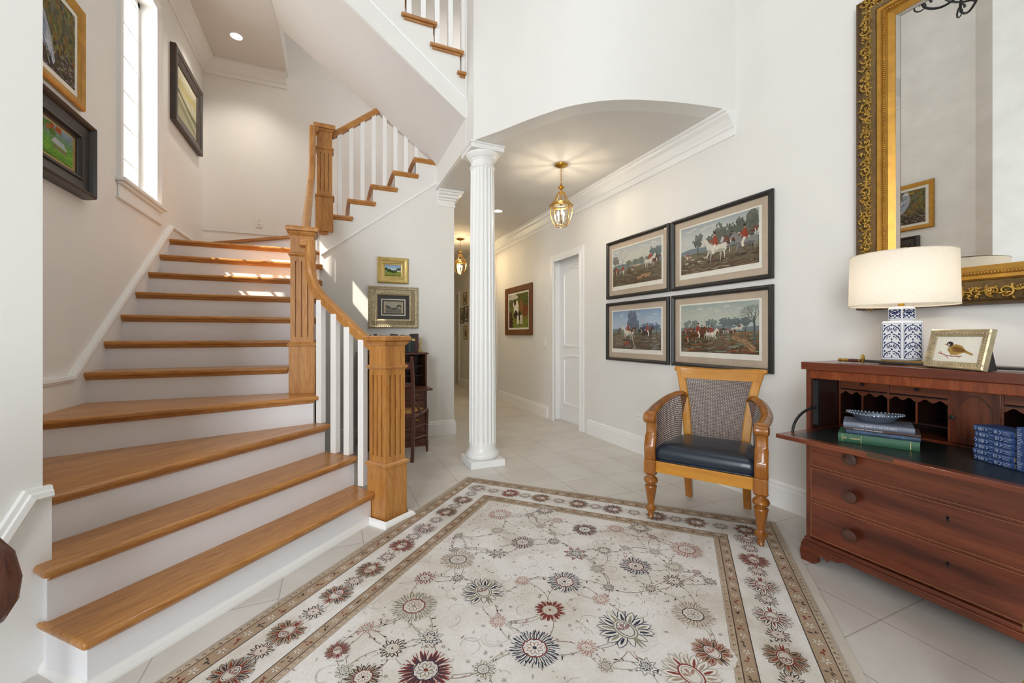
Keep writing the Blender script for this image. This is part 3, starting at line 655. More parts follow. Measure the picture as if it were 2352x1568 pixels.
# ------------------------------------------------------------------ vector painting helper
class Canvas(MB):
    def __init__(s, seed=1, span=0.0009, n=400): super().__init__(); s.k = 0; s.dz = span/n; s.rnd = random.Random(seed); s.base = 0.0
    def poly(s, pts, col):
        s.k += 1; y = -(s.base+s.k*s.dz); s.col = col; s.add([(x,y,z) for x,z in pts], [tuple(range(len(pts)))])
    def rect(s, x0, x1, z0, z1, col): s.poly([(x0,z0),(x1,z0),(x1,z1),(x0,z1)], col)
    def grad(s, x0, x1, z0, z1, stops, n=14, jit=0.0, nx=10):
        s.k += 1; y = -(s.base+s.k*s.dz)
        for i in range(n):
            for j in range(nx):
                t = (i+0.5)/n; k = t*(len(stops)-1); a = int(min(k, len(stops)-2)); f = k-a
                q = 1+s.rnd.uniform(-jit,jit); s.col = tuple(min(1,(stops[a][c]*(1-f)+stops[a+1][c]*f)*q) for c in range(3))
                s.add([(x0+(x1-x0)*u/nx, y, z0+(z1-z0)*w/n) for u, w in ((j,i),(j+1,i),(j+1,i+1),(j,i+1))], [(0,1,2,3)])
    def blob(s, cx, cz, rx, rz, col, n=12, jit=0.2, rot=0):
        p = []
        for i in range(n):
            a = 2*PI*i/n; q = 1+s.rnd.uniform(-jit,jit); x = rx*q*math.cos(a); z = rz*q*math.sin(a)
            p.append((cx+x*math.cos(rot)-z*math.sin(rot), cz+x*math.sin(rot)+z*math.cos(rot)))
        s.poly(p, col)
    def stroke(s, pts, w, col, taper=False):
        L = []; Q = []; n = len(pts)
        for i, p in enumerate(pts):
            a = pts[max(0,i-1)]; b = pts[min(n-1,i+1)]; dx, dz = b[0]-a[0], b[1]-a[1]; l = math.hypot(dx,dz) or 1
            ww = w*(1-i/(n-1)*0.8 if taper else 1)/2; L.append((p[0]-dz/l*ww, p[1]+dx/l*ww)); Q.append((p[0]+dz/l*ww, p[1]-dx/l*ww))
        s.k += 1; y = -(s.base+s.k*s.dz); s.col = col
        v = [(x,y,z) for x,z in L+Q]; s.add(v, [(i, i+1, n+i+1, n+i) for i in range(n-1)])
def vary(c, r, k=0.18): q = 1+r.uniform(-k,k); return tuple(min(1,x*q) for x in c)
def tree(c, x, z, h, w, col, n=26, trunk=C('#4a4236')):
    c.stroke([(x,z),(x+0.01*w,z+h*0.5)], w*0.10, trunk, True)
    for i in range(9):
        a = c.rnd.uniform(0,2*PI); q = math.sqrt(c.rnd.random())*0.8; c.blob(x+q*math.cos(a)*w*0.30, z+h*0.66+q*math.sin(a)*h*0.20, w*0.20, h*0.13, vary(col, c.rnd, 0.10), 12, 0.25)
    for i in range(n*2):
        a = c.rnd.uniform(0,2*PI); q = math.sqrt(c.rnd.random()); c.blob(x+q*math.cos(a)*w*0.46, z+h*0.66+q*math.sin(a)*h*0.32, w*0.075, h*0.05, vary(tuple(k*(0.82+0.25*(0.5+0.5*math.sin(a))) for k in col), c.rnd, 0.22), 7, 0.45)
def bare_tree(c, x, z, h, col, d=5, a=PI/2, w=0.006):
    x2 = x+h*math.cos(a)*0.34; z2 = z+h*math.sin(a)*0.34; c.stroke([(x,z),(x2,z2)], w, col)
    if d: 
        for k in (-1,1): bare_tree(c, x2, z2, h*0.78, col, d-1, a+k*c.rnd.uniform(0.22,0.62), w*0.66)
def closed_smooth(P, n=4):
    out = []; L = len(P)
    for i in range(L):
        p0, p1, p2, p3 = P[i-1], P[i], P[(i+1)%L], P[(i+2)%L]
        for k in range(n):
            t = k/n; out.append(tuple(0.5*((2*p1[j])+(-p0[j]+p2[j])*t+(2*p0[j]-5*p1[j]+4*p2[j]-p3[j])*t*t+(-p0[j]+3*p1[j]-3*p2[j]+p3[j])*t**3) for j in (0,1)))
    return out
def horse(c, x, z, s, col, coat=None, flip=1):
    s = s*0.88
    for q in range(5): c.blob(x+c.rnd.uniform(-0.5,0.5)*s, z-0.40*s+c.rnd.uniform(-0.04,0.03)*s, 0.16*s, 0.035*s, vary(C('#4a4034'),c.rnd,0.3), 8, 0.4)
    X = lambda p: [(x+a*s*flip, z+b*s) for a, b in p]
    d = tuple(k*0.62 for k in col)
    for (a, b) in ((-0.36,-0.36),(-0.20,-0.44),(0.24,-0.42),(0.40,-0.30)): c.stroke(X([(a*0.8,0.0),(a,-0.2),(b and a+0.02,b)]), 0.085*s, d if a in (-0.20,0.24) else col, True)
    c.poly(closed_smooth(X([(-0.45,0.05),(-0.40,0.20),(-0.1,0.17),(0.22,0.22),(0.42,0.44),(0.52,0.46),(0.68,0.28),(0.64,0.22),(0.50,0.28),(0.40,0.05),(0.25,-0.10),(-0.1,-0.08),(-0.38,-0.10)])), col)
    c.poly(closed_smooth(X([(-0.38,-0.08),(0.25,-0.10),(0.40,0.05),(0.1,0.0),(-0.2,0.02)])), d)
    for q in range(7):
        a = c.rnd.uniform(-0.38,0.3); b = c.rnd.uniform(-0.05,0.16); c.stroke(X([(a,b),(a+0.08,b+c.rnd.uniform(-0.03,0.03))]), 0.022*s, vary(col,c.rnd,0.25))
    c.stroke(X([(0.30,0.34),(0.18,0.24),(0.16,0.16)]), 0.03*s, d)
    c.stroke(X([(-0.45,0.12),(-0.56,0.0),(-0.55,-0.2)]), 0.05*s, d)
    if coat:
        coat = vary(coat, c.rnd, 0.12); c.poly(closed_smooth(X([(-0.05,0.16),(0.12,0.16),(0.16,0.34),(0.10,0.50),(0.0,0.50),(-0.07,0.34)])), coat); c.stroke(X([(-0.02,0.2),(0.0,0.42)]), 0.03*s, tuple(k*0.6 for k in coat)); c.stroke(X([(0.05,0.20),(0.16,0.0),(0.12,-0.14)]), 0.10*s, C('#e8e0cc'))
        c.stroke(X([(0.12,0.42),(0.30,0.30)]), 0.06*s, coat); c.blob(*X([(0.06,0.56)])[0], 0.042*s, 0.052*s, C('#b98a6c'), 8, 0.05); c.poly(X([(0.0,0.59),(0.13,0.59),(0.10,0.68),(0.02,0.68)]), C('#2c2624'))
def hound(c, x, z, s, col):
    c.blob(x, z, s*0.5, s*0.16, col, 8, 0.1, 0.1); c.blob(x+s*0.55, z+s*0.12, s*0.16, s*0.10, col, 6, 0.1)
    for a in (-0.35,-0.2,0.25,0.4): c.stroke([(x+a*s,z),(x+(a+0.08)*s,z-s*0.32)], s*0.08, col)
    c.stroke([(x-0.45*s,z+0.05*s),(x-0.7*s,z+0.25*s)], s*0.06, col)
def ground(c, x0, x1, z0, z1, cols, n=150):
    for i in range(n):
        t = c.rnd.random(); x = c.rnd.uniform(x0,x1); z = z0+(z1-z0)*t; L = (x1-x0)*c.rnd.uniform(0.02,0.09)*(1.15-t); a = c.rnd.uniform(-0.35,0.55)
        xa, xb = max(x0,x-L*math.cos(a)), min(x1,x+L*math.cos(a)); za, zb = min(z1,max(z0,z-L*math.sin(a)*0.5)), min(z1,max(z0,z+L*math.sin(a)*0.5))
        c.stroke([(xa,za),(xb,zb)], (z1-z0)*c.rnd.uniform(0.012,0.045), vary(c.rnd.choice(cols), c.rnd))
RED = C('#a44630'); WHT = C('#ded6c6'); BRN = C('#6e452c'); GRY = C('#8b8a86')
def hunt(seed, w, h, kind):
    c = Canvas(seed, 0.0014, 2200); r = c.rnd
    sky = {0:[C('#ccd0c8'),C('#d3d3c9'),C('#b9bfbf')], 1:[C('#cdd0c9'),C('#cfcfc6'),C('#a9b1b1')], 2:[C('#c5d3de'),C('#b3c4d6'),C('#8aa3c0')], 3:[C('#bcc6bc'),C('#c3c7b9'),C('#a7b5ad')]}[kind]
    hz = {0:0.52,1:0.48,2:0.50,3:0.50}[kind]*h
    c.grad(0,w,hz*0.9,h,sky,16,0.03,18)
    for i in range(26): c.blob(r.uniform(0.06,0.94)*w, r.uniform(hz/h+0.08,0.93)*h, w*0.05, h*0.025, vary(sky[1],r,0.05), 10, 0.3)
    c.grad(0,w,0,hz,[C('#5a4a3a'),C('#6d6048'),C('#7c7860')],10,0.12,16)
    c.poly([(0,hz*0.86),(0,hz*1.02),(0.15*w,hz*1.10),(0.35*w,hz*1.05),(0.6*w,hz*1.12),(0.85*w,hz*1.02),(w,hz*1.06),(w,hz*0.86)], C('#7d8a8c'))
    if kind == 0:
        tree(c,0.06*w,hz*0.8,h*0.40,w*0.18,C('#7d8077')); bare_tree(c,0.22*w,hz*0.9,h*0.42,C('#75756b'),5)
        for x in (0.35,0.5,0.62,0.75): tree(c,x*w,hz*0.85,h*0.20,w*0.14,C('#7c806f'),14)
        for x in (0.84,0.93,0.99): tree(c,min(x,0.95)*w,hz*0.8,h*0.42,w*0.13,C('#6f7a7a'),18)
        ground(c,0.0,w,0,hz*0.85,[C('#5c4d3b'),C('#6f6a52'),C('#4a3f33'),C('#8a8468'),C('#6b4b35')],230)
        for x in (0.42,0.47,0.52,0.56,0.60): hound(c,x*w,0.46*h,0.05*w,vary(C('#cbb79b'),r,0.2))
        horse(c,0.10*w,0.36*h,0.17*w,BRN,RED,-1); horse(c,0.22*w,0.34*h,0.19*w,GRY,RED); horse(c,0.40*w,0.38*h,0.10*w,BRN,C('#3a3733')); horse(c,0.45*w,0.36*h,0.10*w,GRY,RED,-1)
        horse(c,0.78*w,0.47*h,0.24*w,WHT,RED); horse(c,0.90*w,0.48*h,0.16*w,BRN,C('#35332f'))
        for x,z in ((0.66,0.18),(0.58,0.14),(0.74,0.16)): hound(c,x*w,z*h,0.10*w,C('#b48b64'))
    elif kind == 1:
        tree(c,0.25*w,hz*0.75,h*0.46,w*0.16,C('#70746c'),26); 
        for x,hh in ((0.42,0.40),(0.52,0.62),(0.66,0.58),(0.79,0.60),(0.90,0.56),(0.97,0.72)): tree(c,min(x,0.93)*w,hz*0.65,h*hh,w*0.16,vary(C('#676a5e'),r,0.1),30)
        ground(c,0.0,w,0,hz*0.8,[C('#5e4936'),C('#75664f'),C('#6d3f2a'),C('#8f8266'),C('#4c4338'),C('#a39577')],260)
        for i in range(9): hound(c,(0.04+0.045*i)*w,(0.20+0.03*(i%4))*h,0.045*w,C('#cfc5b2') if i%2 else C('#5a4a40'))
        horse(c,0.11*w,0.34*h,0.12*w,C('#b59a86'),C('#b06a55'),-1); horse(c,0.60*w,0.46*h,0.16*w,BRN,C('#7a2f27'))
        horse(c,0.50*w,0.40*h,0.34*w,WHT,RED,-1); horse(c,0.70*w,0.52*h,0.16*w,BRN,C('#2f2d2c'),-1); horse(c,0.86*w,0.42*h,0.32*w,GRY,RED,-1); horse(c,0.95*w,0.60*h,0.10*w,BRN,C('#8c3a30'))
    elif kind == 2:
        for x,hh,ww in ((0.44,0.62,0.20),(0.40,0.40,0.14),(0.52,0.36,0.14)): tree(c,x*w,hz*0.8,h*hh,w*ww,C('#6c7788'),34)
        for x in (0.70,0.82,0.92): tree(c,x*w,hz*0.8,h*0.26,w*0.14,C('#64748a'),18)
        for x in (0.05,0.15,0.25): tree(c,x*w,hz*0.85,h*0.12,w*0.10,C('#7f8a8a'),10)
        ground(c,0.0,w,0,hz*0.85,[C('#6b5d52'),C('#85796a'),C('#5a4a3e'),C('#97959a'),C('#4b4d52'),C('#7a5237')],240)
        for i in range(6): c.stroke([(0.0,0.04*h+0.05*i*h),(0.3*w,0.2*h+0.045*i*h)], 0.006, C('#a09080'))
        horse(c,0.16*w,0.46*h,0.10*w,BRN,C('#35332f')); horse(c,0.36*w,0.40*h,0.26*w,WHT,RED,-1); horse(c,0.46*w,0.47*h,0.14*w,BRN,C('#35332f'))
        horse(c,0.74*w,0.40*h,0.24*w,C('#4a3830'),RED); horse(c,0.62*w,0.46*h,0.14*w,C('#3d322c'),C('#3a3733'))
        c.blob(0.32*w,0.14*h,0.05*w,0.05*h,RED,8,0.3); c.stroke([(0.44*w,0.30*h),(0.50*w,0.02*h)],0.008,C('#cfc9bd')); 
    else:
        for x in (0.10,0.20,0.40,0.46): tree(c,x*w,hz*0.9,h*0.24,w*0.12,C('#7e8a84'),16)
        for x in (0.60,0.66,0.74,0.85): tree(c,x*w,hz*0.85,h*0.28,w*0.14,C('#6f7a78'),18)
        ground(c,0.0,w,0,hz*0.9,[C('#6d4a33'),C('#8d6a49'),C('#6b7460'),C('#93a08a'),C('#4f4437'),C('#a85a34')],260)
        for i in range(70):
            t = c.rnd.random(); c.blob((0.72+0.25*t)*w+c.rnd.uniform(-.03,.03)*w,(0.31-0.24*t**1.4)*h+c.rnd.uniform(-.03,.03)*h,0.030*w,0.016*h,vary(c.rnd.choice([C('#b08c68'),C('#9d7c5c'),C('#8c6a4c')]),c.rnd,0.12),9,0.35,-0.5)
        for i in range(40): t = c.rnd.random(); c.blob((0.70+0.24*t)*w,(0.37+0.03*t)*h+c.rnd.uniform(-.015,.015)*h,0.03*w,0.012*h,vary(C('#8a6b4e'),c.rnd,0.2),9,0.3)
        for x,s,cc,kk in ((0.06,0.12,BRN,RED),(0.14,0.13,BRN,C('#7d3528')),(0.30,0.14,BRN,C('#3a3733')),(0.36,0.13,BRN,RED),(0.52,0.10,BRN,C('#8c4535')),(0.58,0.10,C('#5a4a42'),C('#35332f')),(0.64,0.09,GRY,C('#a55a4a')),(0.70,0.09,BRN,C('#b98a7c'))): horse(c,x*w,0.42*h,s*w,cc,kk)
        horse(c,0.24*w,0.36*h,0.24*w,BRN,RED); horse(c,0.43*w,0.36*h,0.18*w,WHT,RED); horse(c,0.78*w,0.48*h,0.09*w,WHT,C('#7a4a38')); horse(c,0.72*w,0.48*h,0.07*w,WHT,None); horse(c,0.09*w,0.24*h,0.14*w,C('#5a4032'),RED)
        c.stroke([(0.955*w,0.20*h),(0.95*w,0.55*h),(0.945*w,0.70*h)],0.016,C('#5f6663'))
        for a in (1.2,1.6,2.0,2.4): bare_tree(c,0.945*w,0.58*h,0.30*h,C('#5b625c'),5,a,0.006)
    for i, f in enumerate(c.f): pass
    # keep everything inside the sheet
    c.v = [(min(w,max(0,x)),y,min(h,max(0,z))) for x,y,z in c.v]
    return c

def frame_pic(name, label, cat, loc, rotz, w, h, prof, mat, art=None, mats_between=(), glass=True, tilt=0, group=None, back=0.012, extra=None):
    """loc = bottom centre on the wall; prof = frame section [(inward from outer edge, out of wall)]; mats_between = [(inset, depth, material)]"""
    r = thing(name, label, cat, loc, rotz, group)
    if tilt: r.rotation_euler = (R(-tilt), 0, rotz)
    x0 = -w/2
    m = MB(); m.sweep([(x0,0,0),(x0+w,0,0),(x0+w,0,h),(x0,0,h)], [(a,b) for a,b in prof], (0,-1,0), True); m.build('frame', mat, r, smooth=35)
    for (ins, d, mt, nm) in mats_between:
        MB().box(x0+ins,x0+w-ins,-d,-0.001,ins,h-ins).build(nm, mt, r)
    if art:
        c, aw, ah, dx, dz, d = art
        o = c.build('picture', M['art'], r, recalc=False, colors=True); o.location = (x0+dx, -d-0.0006, dz)
    if glass:
        g = prof_in(prof); MB().box(x0+g,x0+w-g,-glass-0.0012,-glass,g,h-g).build('glass_pane', M['glass'], r)
    return r
def prof_in(prof): return max(a for a, b in prof)-0.004
BLK = [(0,0),(0,0.020),(0.006,0.028),(0.016,0.030),(0.026,0.022),(0.032,0.018),(0.032,0)]
PW, PH = 0.885, 0.592
aw, ah = PW-0.20, PH-0.215
for (y, z, kd, lab) in ((3.163,1.494,0,'upper left black framed hunting print with riders, a bare tree and resting hounds'),
                      (2.253,1.494,1,'upper right black framed hunting print with a large white horse and riders'),
                      (3.168,0.862,2,'lower left black framed hunting print with blue sky and riders jumping a fence'),
                      (2.253,0.862,3,'lower right black framed hunting print with bare tree, right above the armchair')):
    c = hunt(11+kd, aw, ah, kd)
    frame_pic('framed_print', lab, 'picture', (XR,y,z), -PI/2, PW, PH, BLK, M['black_frame'], (c, aw, ah, 0.10, 0.122, 0.009),
              [(0.03,0.005,M['paper'],'mat_board'),(0.082,0.0085,M['cream'],'print_sheet')], glass=0.016, group='hunting prints on the right wall')
# dog painting
w_, h_ = 0.98, 0.765; aw, ah = w_-0.26, h_-0.235
c = Canvas(5,0.0014,1200); c.grad(0,aw,0,ah,[C('#6d7a2e'),C('#7e8436'),C('#6b7038'),C('#54592f'),C('#8f9078')],16,0.15,14)
ground(c,0,aw,0,ah*0.75,[C('#7d8a34'),C('#8f9440'),C('#5d6a2a'),C('#98983f')],120)
for i in range(60): c.blob(c.rnd.uniform(0.35,1)*aw, c.rnd.uniform(0.62,0.98)*ah, 0.05, 0.04, vary(C('#5b5f2c'),c.rnd,0.35), 8, 0.4)
for i in range(14): c.blob(c.rnd.uniform(0.05,0.4)*aw, c.rnd.uniform(0.86,0.98)*ah, 0.06, 0.02, vary(C('#c9c4b4'),c.rnd,0.1), 8, 0.3)
for i in range(20): c.blob(c.rnd.uniform(0.0,0.15)*aw, c.rnd.uniform(0,0.4)*ah, 0.05, 0.05, vary(C('#4e3424'),c.rnd,0.3), 8, 0.3)
c.blob(0.84*aw,0.48*ah,0.13,0.09,C('#7a4425'),12,0.1); c.stroke([(0.78*aw,0.45*ah),(0.8*aw,0.2*ah)],0.025,C('#8a5a38')); c.stroke([(0.93*aw,0.45*ah),(0.95*aw,0.2*ah)],0.025,C('#8a5a38')); c.blob(0.66*aw,0.62*ah,0.07,0.10,C('#8a6238'),10,0.1)
c.blob(0.40*aw,0.55*ah,0.085,0.13,C('#e6e0d6'),12,0.1,-0.2); c.blob(0.30*aw,0.70*ah,0.06,0.045,C('#ece6dc'),10,0.1); c.blob(0.33*aw,0.74*ah,0.04,0.05,C('#3a2a20'),8,0.1)
c.blob(0.38*aw,0.38*ah,0.08,0.07,C('#3c2e26'),10,0.2); c.blob(0.58*aw,0.36*ah,0.05,0.08,C('#3c2e26'),10,0.2)
for x in (0.45,0.5,0.62,0.68): c.stroke([(x*aw,0.36*ah),((x+0.02)*aw,0.10*ah)],0.03,C('#e9e3da'))
c.stroke([(0.48*aw,0.52*ah),(0.47*aw,0.80*ah)],0.018,C('#e6dc9a'))
c.v = [(min(aw,max(0,x)),y,min(ah,max(0,z))) for x,y,z in c.v]
frame_pic('framed_painting','brown framed painting of black and white hounds on green grass in the hall','painting',(XR,5.875,1.122),-PI/2,w_,h_,[(0,0),(0,0.03),(0.006,0.036),(0.085,0.026),(0.09,0.02),(0.09,0)],
          wood('chestnut_frame',C('#57300f'),C('#75441c'),C('#87552a'),'Z',rough=0.4),(c,aw,ah,0.13,0.1175,0.012),[(0.08,0.010,M['cream'],'liner')],glass=False)
# small gold landscape
def landscape(seed, w, h, greys=False):
    c = Canvas(seed,0.0012,700); G = (lambda a: a) if not greys else (lambda a: tuple((0.33*sum(a)*0.8+0.06)*k for k in (1.0,0.93,0.78)))
    c.grad(0,w,h*0.4,h,[G(C('#e6dfd0')),G(C('#b4cbe2')),G(C('#7ea3cf'))],8,0.04,8); c.grad(0,w,0,h*0.42,[G(C('#5b6a2c')),G(C('#9aa049')),G(C('#7c8f4a'))],6,0.15,8)
    for i in range(150):
        x = c.rnd.uniform(0,1); zz = 0.36+0.06*math.sin(x*9)+0.20*c.rnd.random()+(0.12 if x > 0.72 or x < 0.12 else 0)
        c.blob(x*w, zz*h, w*0.04, h*0.045, G(vary(C('#3c5227'),c.rnd,0.4)), 8, 0.3)
    ground(c,0,w,0,h*0.35,[G(C('#8d9440')),G(C('#4e5f28')),G(C('#b0a85a'))],40)
    if greys: c.poly([(0.3*w,0.45*h),(0.3*w,0.7*h),(0.36*w,0.78*h),(0.42*w,0.72*h),(0.6*w,0.72*h),(0.68*w,0.62*h),(0.68*w,0.45*h)], C('#b5ad98'))
    c.v = [(min(w,max(0,x)),y,min(h,max(0,z))) for x,y,z in c.v]; return c
GP = [(0,0),(0,0.022),(0.012,0.034),(0.022,0.032),(0.045,0.018),(0.060,0.020),(0.068,0.014),(0.078,0.012),(0.078,0)]
frame_pic('framed_painting','small gold framed green landscape, upper of the two above the desk','painting',(0.600,YD,1.672),0,0.322,0.275,GP,M['gold_pale'],(landscape(3,0.166,0.119),0.166,0.119,0.078,0.078,0.009),[(0.07,0.008,M['cream'],'liner')],glass=False)
SP = [(0,0),(0,0.030),(0.006,0.036),(0.030,0.030),(0.036,0.022),(0.080,0.034),(0.088,0.030),(0.094,0.024),(0.094,0)]
bp = frame_pic('framed_print','silver gilt framed sepia print of a country house, lower of the two above the desk','picture',(0.605,YD,1.197),0,0.515,0.440,SP,M['silver_gold'],(landscape(8,0.165,0.115,True),0.165,0.115,0.175,0.1625,0.016),
     [(0.088,0.010,M['black_frame'],'mat_board'),(0.132,0.012,M['cream'],'inner_mat'),(0.142,0.0135,M['black_frame'],'inner_border'),(0.158,0.0148,M['silver_gold'],'fillet')],glass=0.02)
m = MB()
for side in range(4):       # gadrooned dark and light rim
    L = (0.515,0.440)[side % 2]; n = int(L/0.020)
    for i in range(n):
        s = (i+0.5)/n*L
        p = [(-0.2575+s,0),(0.2575,s),(0.2575-s,0.44),(-0.2575,0.44-s)][side]; inn = [(0,1),(-1,0),(0,-1),(1,0)][side]
        m.ball((p[0]+inn[0]*0.012, -0.036, p[1]+inn[1]*0.012), 0.0085, 8, 5, (1.0 if side%2 else 0.8, 0.8, 0.8 if side%2 else 1.0))
m.build('beading', M['silver_gold'], bp, smooth=60)
m = MB()
for side in range(4):
    L = (0.515,0.440)[side % 2]-0.08; n = int(L/0.0085)
    for i in range(n):
        s = 0.04+(i+0.5)/n*L
        a, b = [((-0.2575+s,0.042),(-0.2575+s,0.078)),((0.2155,s),(0.1795,s)),((0.2575-s,0.398),(0.2575-s,0.362)),((-0.2155,0.44-s),(-0.1795,0.44-s))][side]
        m.tube([(a[0],-0.024,a[1]),(b[0],-0.0345,b[1])], 0.0026, 5)
m.build('fluting', M['silver_gold'], bp, smooth=60)
# heron-like bird painting
w_, h_ = 0.70, 0.575; aw, ah = w_-0.16, h_-0.16
c = Canvas(21,0.0012,900); c.grad(0,aw,0,ah,[C('#4d4136'),C('#5d5140'),C('#6b6a50'),C('#767462')],14,0.2,16)
for i in range(420): c.blob(c.rnd.uniform(0,aw), c.rnd.uniform(0,ah*0.42), 0.009, 0.005, vary(c.rnd.choice([C('#8e7f92'),C('#6f5a44'),C('#3e3530'),C('#a2937f'),C('#5d6a3c')]),c.rnd,0.2), 6, 0.4)
for i in range(420): c.blob(c.rnd.uniform(0.0,1)*aw, c.rnd.uniform(0.30,0.99)*ah, 0.010, 0.016, vary(c.rnd.choice([C('#8a6a3a'),C('#7c7c48'),C('#5f5c46')]),c.rnd,0.2), 8, 0.4)
c.poly([(aw*a,ah*b) for a,b in ((0.30,0.95),(0.36,0.98),(0.42,0.90),(0.40,0.78),(0.50,0.62),(0.60,0.40),(0.66,0.12),(0.62,0.08),(0.55,0.22),(0.40,0.36),(0.30,0.55),(0.26,0.75))], C('#a9adb4'))
for i in range(60):
    t = c.rnd.random(); x = 0.32+0.28*t+c.rnd.uniform(-0.06,0.05); z = 0.85-0.7*t+c.rnd.uniform(-0.05,0.05); c.stroke([(x*aw,z*ah),((x+0.03)*aw,(z-0.09)*ah)], 0.006, vary(c.rnd.choice([C('#d9dbe0'),C('#7f8da5'),C('#c3c7d0'),C('#5d6b85')]),c.rnd,0.1))
c.blob(0.34*aw,0.93*ah,0.03,0.02,C('#f0efec'),10,0.1); c.stroke([(0.30*aw,0.96*ah),(0.42*aw,0.93*ah)],0.007,C('#23252b')); c.poly([(0.31*aw,0.94*ah),(0.16*aw,0.90*ah),(0.31*aw,0.90*ah)],C('#d9a83a'))
c.v = [(min(aw,max(0,x)),y,min(ah,max(0,z))) for x,y,z in c.v]
frame_pic('framed_painting','gold framed painting of a grey wading bird on the stair wall','painting',(XL,2.862,2.42),PI/2,w_,h_,[(0,0),(0,0.022),(0.008,0.03),(0.020,0.026),(0.035,0.024),(0.045,0.016),(0.05,0.014),(0.05,0)],M['gold_bright'],(c,aw,ah,0.08,0.08,0.011),[(0.045,0.010,M['cream'],'liner')],glass=False)
# dark frame with green field painting
w_, h_ = 0.60, 0.43; aw, ah = w_-0.30, h_-0.26
c = Canvas(9,0.0012,500); c.grad(0,aw,0,ah,[C('#5c8a35'),C('#7faf3f'),C('#6da04a'),C('#7c8f86'),C('#93a7b8')],12,0.12,12)
ground(c,0,aw,0,ah*0.55,[C('#7fb53e'),C('#5c9636'),C('#3f7a3a'),C('#a0c14e')],90)
for i in range(24): c.blob(c.rnd.uniform(0,0.6)*aw, c.rnd.uniform(0.72,0.95)*ah*(1.0), 0.02, 0.016, vary(c.rnd.choice([C('#a5562a'),C('#bd7437'),C('#5d7a35')]),c.rnd,0.2), 7, 0.3)
c.poly([(0.35*aw,0.45*ah),(0.45*aw,0.62*ah),(0.72*aw,0.58*ah),(0.82*aw,0.40*ah)], C('#b9bcc4')); c.poly([(0.38*aw,0.40*ah),(0.8*aw,0.36*ah),(0.8*aw,0.28*ah),(0.42*aw,0.30*ah)], C('#8c7660'))
c.v = [(min(aw,max(0,x)),y,min(ah,max(0,z))) for x,y,z in c.v]
frame_pic('framed_painting','deep black framed painting of a green field with a barn below the bird painting','painting',(XL,2.945,1.915),PI/2,w_,h_,
  [(0,0),(0,0.020),(0.006,0.062),(0.016,0.070),(0.026,0.060),(0.036,0.040),(0.085,0.030),(0.090,0.040),(0.100,0.040),(0.106,0.026),(0.112,0.020),(0.118,0.020),(0.118,0)],M['dark_frame'],(c,aw,ah,0.15,0.13,0.018),[(0.110,0.016,M['gold_pale'],'liner')],glass=False)
# abstract landscape near the corner
w_, h_ = 0.86, 0.70; aw, ah = w_-0.24, h_-0.24
c = Canvas(14,0.0012,500); c.grad(0,aw,0,ah,[C('#b8b193'),C('#a7a385'),C('#c4bda1'),C('#aea684'),C('#c9c2ad')],14,0.06,8)
c.poly([(0,0.60*ah),(0.3*aw,0.50*ah),(0.7*aw,0.42*ah),(aw,0.40*ah),(aw,0.28*ah),(0.6*aw,0.34*ah),(0.2*aw,0.46*ah),(0,0.48*ah)], C('#75725a'))
c.poly([(0,0.42*ah),(0.5*aw,0.28*ah),(aw,0.10*ah),(aw,0.04*ah),(0.4*aw,0.18*ah),(0,0.30*ah)], C('#8f8b70')); c.poly([(0,0.75*ah),(0.5*aw,0.70*ah),(aw,0.78*ah),(aw,0.72*ah),(0.5*aw,0.62*ah),(0,0.66*ah)], C('#b9a968'))
frame_pic('framed_painting','dark brown framed pale abstract landscape right of the tall window','painting',(XL,5.10,3.08),PI/2,w_,h_,
  [(0,0),(0,0.04),(0.008,0.048),(0.05,0.046),(0.056,0.038),(0.085,0.034),(0.092,0.028),(0.105,0.026),(0.112,0.018),(0.112,0)],M['brown_frame'],(c,aw,ah,0.12,0.12,0.014),[(0.105,0.012,M['cream'],'liner')],glass=False)
# far hall pictures
for (y,z,w_,h_,mt,lb,seed) in ((8.69,1.79,0.26,0.27,'gold','gold framed portrait sketch far down the hall, topmost of the cluster',31),(8.93,1.39,0.26,0.34,'brown_frame','brown framed document left in the cluster of pictures down the hall',32),
     (8.60,1.42,0.24,0.33,'dark_frame','dark framed print touching the column edge in the middle of the hall cluster',33),(8.66,1.03,0.24,0.30,'gold','gilt framed print, lowest of the cluster far down the hall',34)):
    frame_pic('framed_print',lb,'picture',(XR,y,z),-PI/2,w_,h_,[(0,0),(0,0.016),(0.010,0.02),(0.025,0.014),(0.025,0)],M[mt],(landscape(seed,w_-0.12,h_-0.12,True),0,0,0.06,0.06,0.008),[(0.02,0.007,M['cream'],'mat_board')],glass=False,group='pictures down the hall')

# ------------------------------------------------------------------ big gilt mirror
MZ0, MZ1, MY0, MY1 = 1.252, 2.920, 0.10, 1.322; MW = MY1-MY0; MH = MZ1-MZ0
mr = thing('wall_mirror','large mirror in an ornate carved gilt frame above the bureau','mirror',(XR,(MY0+MY1)/2,MZ0),-PI/2)
FP = [(0,0),(0,0.050),(0.010,0.066),(0.018,0.060),(0.024,0.052),(0.105,0.078),(0.112,0.086),(0.126,0.084),(0.132,0.074),(0.142,0.074),(0.148,0.062),(0.172,0.050),(0.172,0)]
x0 = -MW/2
m = MB(); m.sweep([(x0,0,0),(x0+MW,0,0),(x0+MW,0,MH),(x0,0,MH)], [(0.103,0.0),(0.105,0.078),(0.112,0.086),(0.126,0.084),(0.132,0.074),(0.142,0.074),(0.148,0.062),(0.172,0.050),(0.172,0)], (0,-1,0), True); m.build('frame', [M['gold_bright']], mr, smooth=35)
